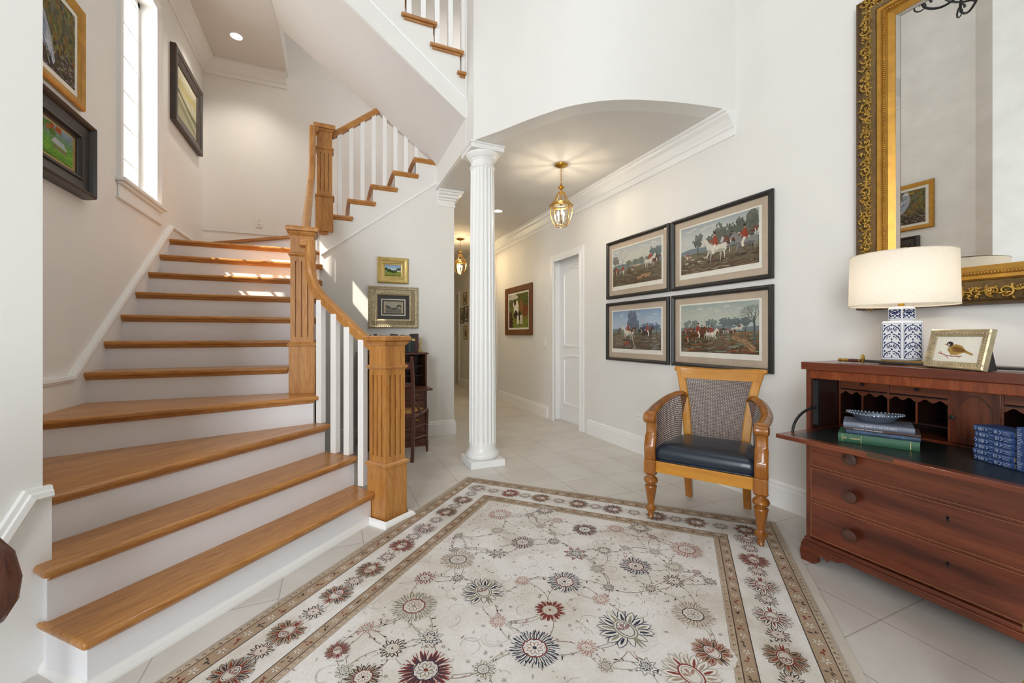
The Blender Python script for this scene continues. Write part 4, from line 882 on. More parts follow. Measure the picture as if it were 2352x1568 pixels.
m = MB(); m.sweep([(x0,0,0),(x0+MW,0,0),(x0+MW,0,MH),(x0,0,MH)], [(0,0),(0,0.048),(0.005,0.058),(0.012,0.060),(0.018,0.054),(0.024,0.050),(0.024,0)], (0,-1,0), True); m.build('outer_moulding', paint('bronze_brown', C('#5b452b'), 0.45, 0.2, 0.1, 30, 0.3), mr, smooth=35)
m = MB(); m.sweep([(x0,0,0),(x0+MW,0,0),(x0+MW,0,MH),(x0,0,MH)], [(0.024,0.0),(0.024,0.0510),(0.103,0.0795),(0.103,0)], (0,-1,0), True); m.build('carved_ground', M['bronze_bg'], mr)
def spiral(cx, cz, r0, turns, a0, sgn, n=16):
    return [(cx+r0*(1-t/n*0.82)*math.cos(a0+sgn*turns*2*PI*t/n), cz+r0*(1-t/n*0.82)*math.sin(a0+sgn*turns*2*PI*t/n)) for t in range(n+1)]
m = MB(); rr = random.Random(4)
def ornament(px, pz, ux, uz, flip, fl_=0):     # u = along the rail, v = across
    vx, vz = -uz, ux
    def P(a, b): x = px+ux*a+vx*b; z = pz+uz*a+vz*b; return x, z
    def dep(b): return 0.0640+fl_*b/0.045*0.0145
    for sg in (1,-1):
        sp = spiral(0.0, 0.0, 0.027, 1.15, PI/2*sg*flip, flip)
        pts = []
        for a, b in sp: aa, bb = a+0.020*sg, b*0.9+0.008*sg*flip; x, z = P(aa,bb); pts.append((x, -(dep(bb)+0.003), z))
        m.tube(pts, [0.0068*(1-i/len(pts)*0.55) for i in range(len(pts))], 6)
        x, z = P(0.020*sg, 0.008*sg*flip); m.ball((x,-(dep(0)+0.004),z), 0.005, 6, 4)
    for k in range(20):
        a = rr.uniform(-0.040,0.040); b = rr.uniform(-0.032,0.032); an = rr.uniform(0,2*PI); L = rr.uniform(0.010,0.019); cv = rr.choice([-1,1])*rr.uniform(0.5,1.3)
        pts = []; x, z = P(a,b)
        for q in range(6): pts.append((x,-(dep(b)+0.0035*math.sin(PI*q/5)-0.001),z)); an += cv/5; x += L/3*math.cos(an); z += L/3*math.sin(an)
        m.tube(pts, [0.0012,0.0036,0.0050,0.0046,0.0030,0.0012], 7)
cc = 0.0640
for i in range(22): ornament(x0+cc, 0.05+i*(MH-0.10)/21, 0, 1, 1 if i % 2 else -1) ; 
for i in range(22): ornament(x0+MW-cc, 0.05+i*(MH-0.10)/21, 0, -1, 1 if i % 2 else -1)
for i in range(1,15): ornament(x0+0.05+i*(MW-0.10)/15, cc, -1, 0, 1 if i % 2 else -1); ornament(x0+0.05+i*(MW-0.10)/15, MH-cc, 1, 0, 1 if i % 2 else -1)
m.build('carved_scrollwork', M['gold'], mr, smooth=60)
m = MB()
for (a,b) in (((x0+0.137,0.137),(x0+0.137,MH-0.137)),((x0+MW-0.137,0.137),(x0+MW-0.137,MH-0.137)),((x0+0.137,0.137),(x0+MW-0.137,0.137)),((x0+0.137,MH-0.137),(x0+MW-0.137,MH-0.137))):
    L = math.hypot(b[0]-a[0],b[1]-a[1]); n = int(L/0.010)
    for i in range(n): t = (i+0.5)/n; m.ball((a[0]+(b[0]-a[0])*t,-0.076,a[1]+(b[1]-a[1])*t), 0.0050, 6, 4)
m.build('bead_strip', M['gold_bright'], mr, smooth=60)
MB().box(x0+0.165,x0+MW-0.165,-0.047,-0.044,0.165,MH-0.165).build('mirror_glass', M['mirror'], mr)
def bevel_strip():
    m = MB(); a = 0.168; b = 0.192; X0, X1 = x0, x0+MW
    O = [(X0+a,a),(X1-a,a),(X1-a,MH-a),(X0+a,MH-a)]; I = [(X0+b,b),(X1-b,b),(X1-b,MH-b),(X0+b,MH-b)]
    m.add([(x,-0.0472,z) for x,z in O]+[(x,-0.0488,z) for x,z in I], [(i,(i+1)%4,4+(i+1)%4,4+i) for i in range(4)]); return m
bevel_strip().build('mirror_bevel', M['mirror'], mr, recalc=False)

# ------------------------------------------------------------------ bureau
bu = thing('secretary_bureau','mahogany secretary bureau with its writing flap open below the gilt mirror','bureau',(2.17,0.787,0),-PI/2)
HW = 0.518; D = 0.49
def bx(name, x0, x1, y0, y1, z0, z1, mat, bev=0.0015, par=bu): return MB().box(x0,x1,y0,y1,z0,z1).build(name, M[mat], par, bevel=bev)
bx('top_board', -HW-0.014, HW+0.014, -0.018, D, 0.948, 0.985, 'mah', 0.003)
bx('side_panel', -HW, -HW+0.020, 0, D, 0.11, 0.948, 'mahZ'); bx('side_panel', HW-0.020, HW, 0, D, 0.11, 0.948, 'mahZ')
for sx_ in (-1,1): xa_ = sx_*(HW-0.0205); MB().box(min(xa_,xa_-sx_*0.004),max(xa_,xa_-sx_*0.004),0.012,0.225,0.657,0.905).build('shade_lining', M['shade_in'], bu)  # thin dark sheets standing in for shade on the inner sides
bx('inner_top', -HW+0.021, HW-0.021, 0.022, D-0.013, 0.9055, 0.912, 'shade_in', 0)  # dark board standing in for shade under the top
bx('back_panel', -HW, HW, D-0.012, D, 0.11, 0.948, 'shade_in')
bx('frieze', -HW+0.020, HW-0.020, -0.001, 0.022, 0.905, 0.948, 'flame', 0.004)
bx('carcase', -HW+0.020, HW-0.020, 0.006, D-0.012, 0.12, 0.640, 'mahY')
bx('writing_surface', -HW+0.020, HW-0.020, 0.0, 0.235, 0.640, 0.657, 'mahY'); bx('leather_inset', -HW+0.06, HW-0.06, -0.002, 0.19, 0.657, 0.6585, 'green_leather', 0)
# flap
flap = bx('writing_flap', -HW+0.028, HW-0.002, -0.272, -0.001, 0.640, 0.660, 'mah', 0.003)
MB().box(-HW+0.075, HW-0.05, -0.235, -0.001, 0.660, 0.6610).build('leather_inset', M['green_leather'], flap)
MB().box(-0.13, -0.05, -0.2735, -0.268, 0.648, 0.6605).build('lock_plate', simple('dull_bronze', C('#5a4a3c'), 0.5, 0.6), flap)
for sx in (-1, 1):
    m = MB(); m.tube([(sx*(HW-0.045),-0.175,0.66)]+[(sx*(HW-0.045), -0.005-0.17*math.cos(a), 0.66+0.105*math.sin(a)) for a in [PI/2*i/8 for i in range(1,9)]]+[(sx*(HW-0.045),0.02,0.765)], 0.006, 8)
    m.box(sx*(HW-0.045)-0.012,sx*(HW-0.045)+0.012,-0.002,0.012,0.68,0.895); m.build('flap_stay', M['iron'], flap, smooth=50)
# drawers
DZ = [(0.478,0.636),(0.309,0.466),(0.130,0.297)]
KN = simple('dark_turned_knob', C('#4a2b20'), 0.2, Coat_Weight=0.6)
mold = paint('cockbead', C('#8a5a3a'), 0.4)
for (z0, z1) in DZ:
    d = bx('drawer', -HW+0.024, HW-0.024, -0.002, 0.02, z0, z1, 'mah', 0.0015)
    m = MB(); m.sweep([(-HW+0.024,-0.002,z0),(HW-0.024,-0.002,z0),(HW-0.024,-0.002,z1),(-HW+0.024,-0.002,z1)], [(0,0),(0,0.003),(0.003,0.003),(0.003,0)], (0,-1,0), True); m.build('cockbead', mold, d)
    zc = (z0+z1)/2
    for x in (-0.312, 0.312):
        m = MB(); m.T = Matrix.Translation((x,-0.002,zc)) @ Matrix.Rotation(R(90),4,'X'); m.lathe([(0,0),(0.012,0),(0.011,0.012),(0.014,0.018),(0.026,0.022),(0.029,0.028),(0.027,0.035),(0.012,0.039),(0,0.039)], 24); m.build('knob', KN, d, smooth=40)
    m = MB(); m.T = Matrix.Translation((-0.012,-0.0035,z1-0.028)); m.lathe([(0,0),(0.004,0)],3) if False else None
    m.T = Matrix.Translation((0,-0.0025,zc+0.03)) @ Matrix.Rotation(R(90),4,'X'); m.lathe([(0,0),(0.0055,0),(0.0055,0.001),(0,0.001)], 14); m.T = Matrix.Identity(4); m.box(-0.0028,0.0028,-0.0035,-0.002,zc+0.014,zc+0.03); m.build('keyhole', M['iron'], d)
for z in (0.472,0.303): bx('drawer_rail', -HW+0.020, HW-0.020, 0.0, 0.02, z-0.006, z+0.006, 'mah', 0)
# base: mouldings and bracket feet
bs = bx('base_moulding', -HW-0.006, HW+0.006, -0.008, D, 0.098, 0.118, 'mah', 0.004); bx('moulding_step', -HW-0.012, HW+0.012, -0.014, D, 0.086, 0.100, 'mah', 0.004, bs)
m = MB(); m.box(-HW-0.012, HW+0.012, -0.012, 0.008, 0.070, 0.088); m.build('apron', M['mah'], bu, bevel=0.002)
def foot(sx):
    P = [(0,0),(0.055,0),(0.078,0.018),(0.074,0.040),(0.090,0.055),(0.105,0.052),(0.118,0.040),(0.130,0.055),(0.160,0.058),(0.185,0.070),(0.185,0.088),(-0.0,0.088),(-0.008,0.04)]
    m = MB(); m.prism([(sx*(-HW-0.014)+0 + (a if sx > 0 else -a)*1.0, z) for a, z in P], -0.016, 0.006, 'Y')
    xa = -HW-0.014 if sx > 0 else HW-0.004; m.box(xa, xa+0.018, -0.015, 0.11, 0, 0.088); MB().box(xa, xa+0.018, D-0.11, D, 0, 0.088).build('bracket_foot', M['mah'], bu, bevel=0.002)
    return m.build('bracket_foot', M['mah'], bu, bevel=0.002)
foot(1); foot(-1)
# pigeonholes
py = 0.22; pb = D-0.02
XD = [-0.486,-0.387,-0.284,-0.182,-0.076]; XE = [-x for x in XD]
M['mah_shaded'] = wood('shaded_mahogany', C('#180b08'), C('#2b1510'), C('#3c2018'), 'Z', rough=0.4, grain=0.5)  # mahogany darkened to paint in the shade inside the pigeonholes
ph = bx('pigeonhole_unit', -0.49, 0.49, py, pb, 0.657, 0.664, 'mahY', 0)
def pbx(name, *a): return MB().box(*a[:6]).build(name, M[a[6]], ph)
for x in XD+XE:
    pbx('divider', x-0.003, x+0.003, py, pb, 0.725 if abs(x) not in (0.486,0.076) else 0.664, 0.905 if abs(x) in (0.486,0.076,0.284) else 0.842, 'mah_shaded')
    MB().box(x-0.0035, x+0.0035, py-0.001, py+0.002, 0.725 if abs(x) not in (0.486,0.076) else 0.664, 0.905 if abs(x) in (0.486,0.076,0.284) else 0.842).build('divider_edge', M['mah'], ph)  # front edges keep the undarkened mahogany
for sx in (-1,1):
    xa, xb = sorted((sx*0.486, sx*0.076))
    pbx('shelf', xa, xb, py, pb, 0.722, 0.727, 'mah_shaded'); pbx('shelf', xa, xb, py, pb, 0.840, 0.845, 'mah_shaded')
    for (a, b) in ((0.486,0.284),(0.284,0.076)):
        u, w2 = sorted((sx*a, sx*b)); d = pbx('small_drawer', u+0.004, w2-0.004, py+0.004, py+0.02, 0.848, 0.902, 'mah')
        m = MB(); m.T = Matrix.Translation(((u+w2)/2,py+0.004,0.875)) @ Matrix.Rotation(R(90),4,'X'); m.lathe([(0,0),(0.004,0),(0.004,0.006),(0.008,0.010),(0.006,0.014),(0,0.015)], 12); m.build('small_knob', M['iron'], d, smooth=50)
    xs = sorted([sx*abs(q) for q in XD])
    for i in range(4):
        u, w2 = xs[i]+0.003, xs[i+1]-0.003; P = [(u,0.840),(u,0.818)]
        for j in range(1,12):
            t = j/12; P.append((u+(w2-u)*t, 0.824+0.008*math.cos(t*4*PI)*(-1)+0.004*abs(t-0.5)*-1+0.004))
        P += [(w2,0.818),(w2,0.840)]; MB().prism(P, py+0.002, py+0.008, 'Y').build('valance', M['mah'], ph)
cd = MB().box(-0.072,0.072,py-0.004,py+0.012,0.668,0.905).build('cupboard_door', M['mahZ'], ph, bevel=0.001)
m = MB(); m.sweep([(x,py-0.004,z) for x,z in arch(-0.048,0.048,0.690,0.868,0.045)], [(-0.003,0),(-0.003,0.003),(0.003,0.003),(0.003,0)], (0,-1,0), True); m.build('arched_panel', M['walnut'], cd)
m = MB(); m.T = Matrix.Translation((-0.062,py-0.004,0.775)) @ Matrix.Rotation(R(90),4,'X'); m.lathe([(0,0),(0.006,0),(0.006,0.008),(0.009,0.012),(0,0.014)], 12); m.build('small_knob', M['iron'], cd, smooth=50)

# ------------------------------------------------------------------ things on the bureau
def b2w(x, y, z): return (2.17+y, 0.787-x, z)
ZB = 0.9853
lp = thing('table_lamp','blue and white ginger jar lamp with cream drum shade on the bureau top','lamp',(2.385,1.021,ZB),R(-34))
MB().lathe([(0,0),(0.088,0),(0.088,0.008),(0.080,0.012),(0.080,0.018),(0,0.018)],6).build('lamp_base', M['brass'], lp, bevel=0.002)
def hexr(z, r, m):
    return [(r*math.cos(PI/3*i), r*math.sin(PI/3*i), z) for i in range(6)]
HEX = [(0.018,0.070),(0.024,0.079),(0.188,0.079),(0.196,0.074),(0.199,0.046),(0.203,0.044)]
porc = simple('white_porcelain', C('#e6e7ea'), 0.12)
def hexbody(prof):
    m = MB(); v = []
    for z, r in prof: v += hexr(z, r, m)
    n = len(prof); m.add(v, [(i*6+k, i*6+(k+1)%6, (i+1)*6+(k+1)%6, (i+1)*6+k) for i in range(n-1) for k in range(6)]+[tuple(range(6))[::-1], tuple((n-1)*6+k for k in range(6))]); return m
jar = hexbody(HEX).build('ginger_jar', porc, lp, bevel=0.003)
lid = hexbody([(0.203,0.050),(0.206,0.053),(0.250,0.053),(0.258,0.048),(0.262,0.030)]).build('jar_lid', porc, lp, bevel=0.003)
BLUE = C('#27345f')
def jarpattern(zb, zt, r, parent):
    """damask scrolls on all six faces, drawn in blue glaze"""
    h = zt-zb; fw = r*0.86; first = None
    for f in range(6):
        c = Canvas(3, 0.0004, 300)
        c.stroke([(-fw/2,0),(-fw/2,h),(fw/2,h),(fw/2,0),(-fw/2,0)], 0.0022, BLUE)
        n = max(1, round(h/0.075)); H = h/n
        for k in range(n):
            z = k*H
            for sx in (-1, 1):
                for q in range(2):
                    zz = z+H*(0.18+0.5*q)
                    c.stroke([(sx*a*fw, zz+b*H) for a, b in ((0.46,-0.16),(0.40,-0.02),(0.30,0.10),(0.16,0.18),(0.05,0.22))], 0.0040, BLUE)
                    c.stroke([(sx*(0.30*fw+0.11*fw*math.cos(t)*(1-t/9)), zz+H*(0.0+0.11*math.sin(t)*(1-t/9))) for t in [i*0.6 for i in range(9)]], 0.0026, BLUE)
                    c.blob(sx*0.40*fw, zz+0.20*H, 0.0035, 0.0055, BLUE, 8, 0.1, sx*0.6); c.blob(sx*0.12*fw, zz+0.06*H, 0.0025, 0.0045, BLUE, 8, 0.1, -sx*0.5)
            for a in range(-3, 4): c.blob(math.sin(a*0.42)*0.22*fw, z+H*0.52+math.cos(a*0.42)*0.16*H, 0.0022, 0.0050, BLUE, 8, 0.05, -a*0.42)
            c.blob(0, z+H*0.50, 0.0040, 0.0045, BLUE, 10, 0.05); c.blob(0, z+H*0.92, 0.003, 0.005, BLUE, 8, 0.1); c.blob(0, z+H*0.08, 0.003, 0.005, BLUE, 8, 0.1)
        o = c.build('glaze_pattern', M['art'], parent, recalc=False, colors=True)
        a = PI/3*f+PI/6+0; d = r*math.cos(PI/6)+0.0004
        o.location = (d*math.cos(a), d*math.sin(a), zb); o.rotation_euler = (0,0,a+PI/2)
jarpattern(0.030, 0.184, 0.079, jar); jarpattern(0.208, 0.248, 0.053, lid)
MB().lathe([(0,0.258),(0.014,0.258),(0.012,0.264),(0.010,0.29),(0.013,0.293),(0,0.294)],16).build('lamp_neck', M['brass'], lp, smooth=40)
m = MB(); N = 48
SH = [(0.188,0.267),(0.184,0.500)]
v = [(r*math.cos(2*PI*i/N), r*math.sin(2*PI*i/N), z) for r, z in SH for i in range(N)]; m.add(v, [(i,(i+1)%N,N+(i+1)%N,N+i) for i in range(N)]); sh = m.build('lamp_shade', M['shade'], lp, smooth=60)
for r, z in ((0.188,0.268),(0.184,0.499)): MB().tube([(r*math.cos(2*PI*i/N), r*math.sin(2*PI*i/N), z) for i in range(N)], 0.0022, 6, True).build('shade_trim', M['linen'], sh, smooth=60)
m = MB(); m.lathe([(0,0),(0.013,0.003),(0.026,0.035),(0.026,0.05),(0.012,0.08),(0,0.082)],16,(0,0,0.33)); m.build('bulb', emis('soft_bulb',(1.0,0.88,0.70),9), lp, smooth=60)
m = MB(); m.tube([(0,0,0.29),(0,0,0.335)],0.009,10); m.tube([(0,0,0.41),(0,0,0.515)],0.003,6)
for q in range(3): a = 2*PI*q/3; m.tube([(0,0,0.492),(0.184*math.cos(a),0.184*math.sin(a),0.492)],0.0016,5)
m.ball((0,0,0.521),0.008,10,6); m.build('socket', M['brass'], lp, smooth=50)
light('POINT','lamp_glow',(2.385,1.021,ZB+0.36),4.2,(1.0,0.88,0.72),size=0.03)

# small gilt photo frame with a bird picture
p0 = Vector((2.235,0.880)); p1 = Vector((2.140,0.682)); ang = math.atan2((p1-p0).y,(p1-p0).x); pc = (p0+p1)/2
pfm = thing('photo_frame','small gilt frame with a bird drawing leaning on the bureau top','picture frame',(pc.x,pc.y,ZB+0.002),0); pfm.rotation_euler = (R(-13),0,ang)
fw, fh = 0.222, 0.155
m = MB(); m.sweep([(-fw/2,0,0),(fw/2,0,0),(fw/2,0,fh),(-fw/2,0,fh)], [(0,-0.012),(0,0.006),(0.004,0.010),(0.010,0.008),(0.024,0.006),(0.028,0.003),(0.028,-0.012)], (0,-1,0), True); m.build('frame', M['silver_gold'], pfm, smooth=35)
m = MB()
for side in range(4):
    L = (fw,fh)[side%2]; n = int(L/0.011)
    for i in range(n):
        s = (i+0.5)/n*L; a, b = [(-fw/2+s,0.016),(fw/2-0.016,s),(fw/2-s,fh-0.016),(-fw/2+0.016,fh-s)][side]
        m.ball((a,-0.0068,b),0.0046,8,5,(1.15,0.6,0.85)); m.ball((a+0.003,-0.0085,b+0.0025*(1 if i%2 else -1)),0.0024,6,4)
m.build('scroll_border', M['silver_gold'], pfm, smooth=60)
MB().box(-fw/2+0.02,fw/2-0.02,-0.001,0.001,0.02,fh-0.02).build('card', M['cream'], pfm)
MB().prism([(0.013,0.0),(0.055,0.013),(0.052,0.020),(0.014,0.10)],0.05,0.10,'X').build('easel_back', M['black_frame'], pfm)
c = Canvas(2,0.0006,200); S_ = 1.0
c.poly([(0.010,0.030),(0.020,0.048),(0.040,0.052),(0.062,0.046),(0.078,0.030),(0.110,0.014),(0.104,0.010),(0.074,0.020),(0.050,0.010),(0.028,0.010)], C('#b3904c'))
c.poly([(0.024,0.040),(0.044,0.044),(0.066,0.036),(0.080,0.024),(0.055,0.020),(0.034,0.022)], C('#8a6430'))
for i in range(10): c.stroke([(0.036+i*0.004,0.040-i*0.001),(0.044+i*0.004,0.022+i*0.0004)],0.0009,C('#5b3f1e'))
c.blob(0.016,0.052,0.0125,0.0105,C('#3a3230'),14,0.04); c.blob(0.012,0.048,0.0055,0.003,C('#efe8dc'),10,0.05); c.poly([(0.004,0.053),(-0.006,0.050),(0.004,0.048)],C('#c8602e')); c.blob(0.010,0.054,0.0012,0.0012,C('#ffffff'),6,0)
c.stroke([(-0.022,0.016),(-0.006,0.012),(0.012,0.006),(0.034,0.004),(0.070,0.006)],0.003,C('#a55447')); c.stroke([(-0.006,0.012),(-0.016,0.024)],0.002,C('#a55447')); c.stroke([(0.012,0.006),(0.020,-0.006)],0.002,C('#a55447')); c.stroke([(0.05,0.005),(0.066,0.0)],0.0015,C('#a55447')); c.stroke([(0.030,0.012),(0.028,0.003)],0.0015,C('#7a4034'))
o = c.build('bird_drawing', M['art'], pfm, recalc=False, colors=True); o.location = (-0.045,-0.0015,0.045)

# sword lying across the back
sw = thing('sword','dark sheathed sword with brass hilt lying on the bureau top','sword',(2.272,1.216,ZB+0.012),0); sw.rotation_euler = (0,0,math.atan2(-0.60,0.015))
m = MB(); m.T = Matrix.Rotation(R(90),4,'Y'); m.lathe([(0,-0.002),(0.006,0.0),(0.010,0.008),(0.006,0.018),(0.009,0.03),(0.008,0.04),(0,0.04)],12); m.lathe([(0,0.036),(0.007,0.036),(0.0085,0.06),(0.007,0.085),(0.0085,0.09),(0,0.09)],12); m.build('hilt', M['gold'], sw, smooth=50)
m = MB(); m.T = Matrix.Rotation(R(90),4,'Y'); m.lathe([(0,0.040),(0.0075,0.042),(0.009,0.062),(0.0075,0.084),(0,0.086)],12); m.build('grip', M['walnut'], sw, smooth=50)
m = MB(); m.ball((0.100,0,0.012),0.010,10,6,(0.7,1.2,1.9)); m.ball((0.100,0.0,-0.004),0.008,8,6,(0.8,0.9,0.8)); m.build('guard', M['gold'], sw, smooth=50)
m = MB(); m.tube([(0.105,0,0),(0.20,0,-0.003),(0.75,0.0,-0.004),(0.80,0,-0.004)],[0.0075,0.0075,0.006,0.003],10,flat=0.6); m.build('scabbard', M['black_frame'], sw, smooth=50)

# books
def text_mesh(name, body, size, mat, parent, loc, rot=(0,0,0), sx=1.0, ext=0.0002):
    cu = bpy.data.curves.new(name, 'FONT'); cu.body = body; cu.size = size; cu.align_x = 'CENTER'; cu.align_y = 'CENTER'; cu.extrude = ext
    to = bpy.data.objects.new(name, cu); COL.objects.link(to); dg = bpy.context.evaluated_depsgraph_get(); me = bpy.data.meshes.new_from_object(to.evaluated_get(dg))
    COL.objects.unlink(to); bpy.data.objects.remove(to); me.materials.clear(); me.materials.append(mat)
    o = bpy.data.objects.new(name, me); COL.objects.link(o); o.parent = parent; o.location = loc; o.rotation_euler = rot; o.scale = (sx,1,1); return o
pages = paint('page_edges', C('#d9c9a4'), 0.9, 0.1, 0.2, 60)
def book(name, label, loc, rotz, L, Wd, Th, col, group=None, rot=None, rough=0.6, cat='book'):
    """lying book: spine faces local -Y, length along X"""
    r = thing(name, label, cat, loc, rotz, group)
    if rot: r.rotation_euler = rot
    mt = col if not isinstance(col, tuple) else simple(name+'_cloth', col, rough)
    m = MB(); m.box(-L/2,L/2,0.002,Wd,0,0.0022); m.box(-L/2,L/2,0.002,Wd,Th-0.0022,Th)
    n = 8; sp = [(-0.004*math.sin(PI*i/n)+0.002, Th*i/n) for i in range(n+1)]; m.prism([(0.005,Th)]+sp[::-1]+[(0.005,0)], -L/2, L/2, 'X') if False else m.prism(sp+[(0.005,Th),(0.005,0)], -L/2, L/2, 'X')
    m.build('cover', mt, r, smooth=30)
    MB().box(-L/2+0.003,L/2-0.003,0.004,Wd-0.003,0.0022,Th-0.0022).build('pages', pages, r)
    return r
A0 = math.atan2(0.845-1.074, 2.108-2.004)   # direction of the green book's spine
def stackpos(s, back, z): c0 = Vector((2.004,1.074)); d = Vector((math.cos(A0),math.sin(A0))); n = Vector((-d.y,d.x)); p = c0+d*s+n*back; return (p.x,p.y,z)
giltm = simple('gilt_lettering', C('#d9c07a'), 0.4, 0.4); greyt = simple('pale_lettering', C('#c9ccd2'), 0.5)
zb = 0.6612
b = book('book','green cloth book with gilt title at the bottom of the stack on the writing flap', stackpos(0.126,0.0,zb), A0, 0.252, 0.165, 0.036, C('#2f5a41'))
for i, (tx, dx) in enumerate((('LIFE',-0.098),('OF',-0.083),('LONDON',-0.066))): text_mesh('spine_title', tx, 0.0085 if i != 1 else 0.006, giltm, b, (-0.103+i*0.018,-0.0035,0.018), (R(90),0,0), 0.75)
for x in (-0.112,-0.050,0.100): MB().box(x-0.0006,x+0.0006,-0.0034,-0.0026,0.003,0.033).build('gilt_rule', giltm, b)
b = book('book','mottled dark blue book lying second from the bottom of the flap stack', stackpos(0.140,0.006,zb+0.036), A0-R(1.5), 0.228, 0.155, 0.017, paint('marbled_cloth',C('#33465e'),0.6,0.5,0.1,50))
b = book('book','thin brown book with pale title in the middle of the flap stack', stackpos(0.137,0.010,zb+0.053), A0-R(1), 0.236, 0.16, 0.010, C('#4c3833'))
text_mesh('spine_title','A RETURN TO WILLENBURG',0.008,greyt,b,(-0.04,-0.0032,0.005),(R(90),0,0),0.9)
b = book('book','grey blue book on top of the flap stack, directly under the dish', stackpos(0.128,0.012,zb+0.063), A0+R(1.5), 0.222, 0.158, 0.021, C('#6f7585'))
text_mesh('spine_title','THE WIND IN THE WILLOWS',0.0105,greyt,b,(0.0,-0.0034,0.0105),(R(90),0,0),0.85)
# dish
dp = stackpos(0.118,0.085,zb+0.0845); ds = thing('serving_dish','oval pewter dish with beaded rim on top of the flap book stack','dish',dp,A0+R(6))
m = MB(); N = 36; prof = [(0.0,0.0),(0.55,0.0),(0.62,0.003),(0.86,0.026),(1.0,0.030),(1.0,0.033),(0.85,0.029),(0.60,0.007),(0.0,0.005)]
v = []
for s, z in prof:
    for i in range(N): a = 2*PI*i/N; v.append((0.092*s*math.cos(a), 0.052*s*math.sin(a), z+0.004*(math.cos(a)**2)*s))
m.add(v, [(i*N+k, i*N+(k+1)%N, (i+1)*N+(k+1)%N, (i+1)*N+k) for i in range(len(prof)-1) for k in range(N)]); m.build('bowl', M['pewter'], ds, smooth=40)
m = MB()
for i in range(44): a = 2*PI*i/44; m.ball((0.093*math.cos(a),0.053*math.sin(a),0.034+0.004*math.cos(a)**2),0.0046,8,5)
m.build('beaded_rim', M['pewter'], ds, smooth=60)
# six blue volumes and an upright one
BW = C('#2a4576'); bl = C('#c7d3e6')
ang2 = math.atan2(0.6055-0.717, 2.115-2.173); order = ['lowest','second','third','fourth','fifth','topmost']
for i in range(6):
    z = zb+i*0.0212; offx = [0.0,-0.003,0.002,0.001,0.003,-0.001][i]; d = Vector((math.cos(ang2),math.sin(ang2)))
    p = Vector((2.144,0.661))+d*offx
    b = book('book','small blue patterned volume, %s in the stack of six on the bureau' % (order[i] if i in (0,5) else order[i]+' from the bottom'), (p.x,p.y,z), ang2, 0.126+0.002*(i%2), 0.086, 0.0205, paint('blue_cloth', BW, 0.55, 0.12, 0.05, 30), 'stack of six small blue books')
    c = Canvas(40+i,0.0002,60)
    for x in (-0.045,-0.041,-0.037,-0.033,-0.029,0.008,0.012,0.016): c.stroke([(x,0.004),(x,0.016)],0.0014,bl)
    c.stroke([(-0.058,0.004),(-0.052,0.010),(-0.058,0.016)],0.0018,bl); c.stroke([(-0.022,0.015),(-0.016,0.010),(-0.022,0.005)],0.0018,bl); c.stroke([(-0.012,0.016),(0.0,0.016)],0.0008,bl); c.stroke([(-0.012,0.004),(0.0,0.004)],0.0008,bl)
    c.stroke([(0.022,0.004),(0.030,0.010),(0.024,0.016)],0.0018,bl); c.stroke([(0.034,0.015),(0.058,0.015)],0.0008,bl); c.stroke([(0.034,0.005),(0.058,0.005)],0.0008,bl)
    for k in range(7): c.blob(0.036+0.003*k,0.010+c.rnd.uniform(-0.003,0.003),0.0009,0.0012,bl,6,0.2)
    o = c.build('spine_decoration', M['art'], b, recalc=False, colors=True); o.location = (0,-0.0026,0)
for j, (dx, nm) in enumerate(((0.0,'nearest the stack of six, its spine facing out'),(0.032,'at the right edge of the photo'))):
    d = Vector((math.cos(ang2),math.sin(ang2))); p = Vector((2.144,0.661))+d*(0.070+0.016+dx)
    b = thing('book','blue volume standing upright on the flap '+nm,'book',(p.x,p.y,zb),ang2,'upright blue books')
    MB().box(-0.015,0.015,0.0,0.10,0,0.148).build('cover', paint('blue_cloth', BW, 0.55, 0.12, 0.05, 30), b, bevel=0.003)
    c = Canvas(60+j,0.0002,80)
    for k in range(26): c.stroke([(-0.011,0.008+k*0.0053),(-0.004+c.rnd.uniform(0,0.012),0.008+k*0.0053+c.rnd.uniform(-0.002,0.002))],0.0013,bl)
    o = c.build('spine_decoration', M['art'], b, recalc=False, colors=True); o.location = (0,-0.0004,0)

# ------------------------------------------------------------------ armchair
ch = thing('armchair','honey wood armchair with woven cane back and navy leather seat on the rug','armchair',(1.778+0.511*0.2875,1.966-0.859*0.2875,0.012),math.atan2(-0.859,0.511))
def cb(name, m, mat, sm=40, bev=0, par=ch): return m.build(name, M[mat], par, smooth=sm, bevel=bev)
LEG = [(0,0.0),(0.012,0.0),(0.016,0.006),(0.013,0.018),(0.018,0.022),(0.016,0.034),(0.024,0.044),(0.031,0.054),(0.031,0.066),(0.020,0.076),(0.017,0.084),(0.019,0.090),(0.034,0.188),(0.036,0.192),(0.034,0.198),(0.024,0.202),(0.024,0.207),(0.036,0.214),(0.042,0.228),(0.036,0.244),(0.024,0.252),(0.022,0.258),(0.032,0.264),(0.036,0.272),(0,0.272)]
for sx in (-1, 1):
    m = MB(); m.lathe(LEG, 28, (sx*0.2875,0.0,0)); cb('leg', m, 'honey_dark', 40)
    m = MB(); m.add([(sx*0.175-0.022,0.47,0),(sx*0.175+0.022,0.47,0),(sx*0.175+0.022,0.51,0),(sx*0.175-0.022,0.51,0),(sx*0.175-0.024,0.40,0.29),(sx*0.175+0.024,0.40,0.29),(sx*0.175+0.024,0.45,0.29),(sx*0.175-0.024,0.45,0.29)],[(0,3,2,1),(4,5,6,7),(0,1,5,4),(1,2,6,5),(2,3,7,6),(3,0,4,7)]); cb('leg', m, 'honey_dark', 0, 0.004)
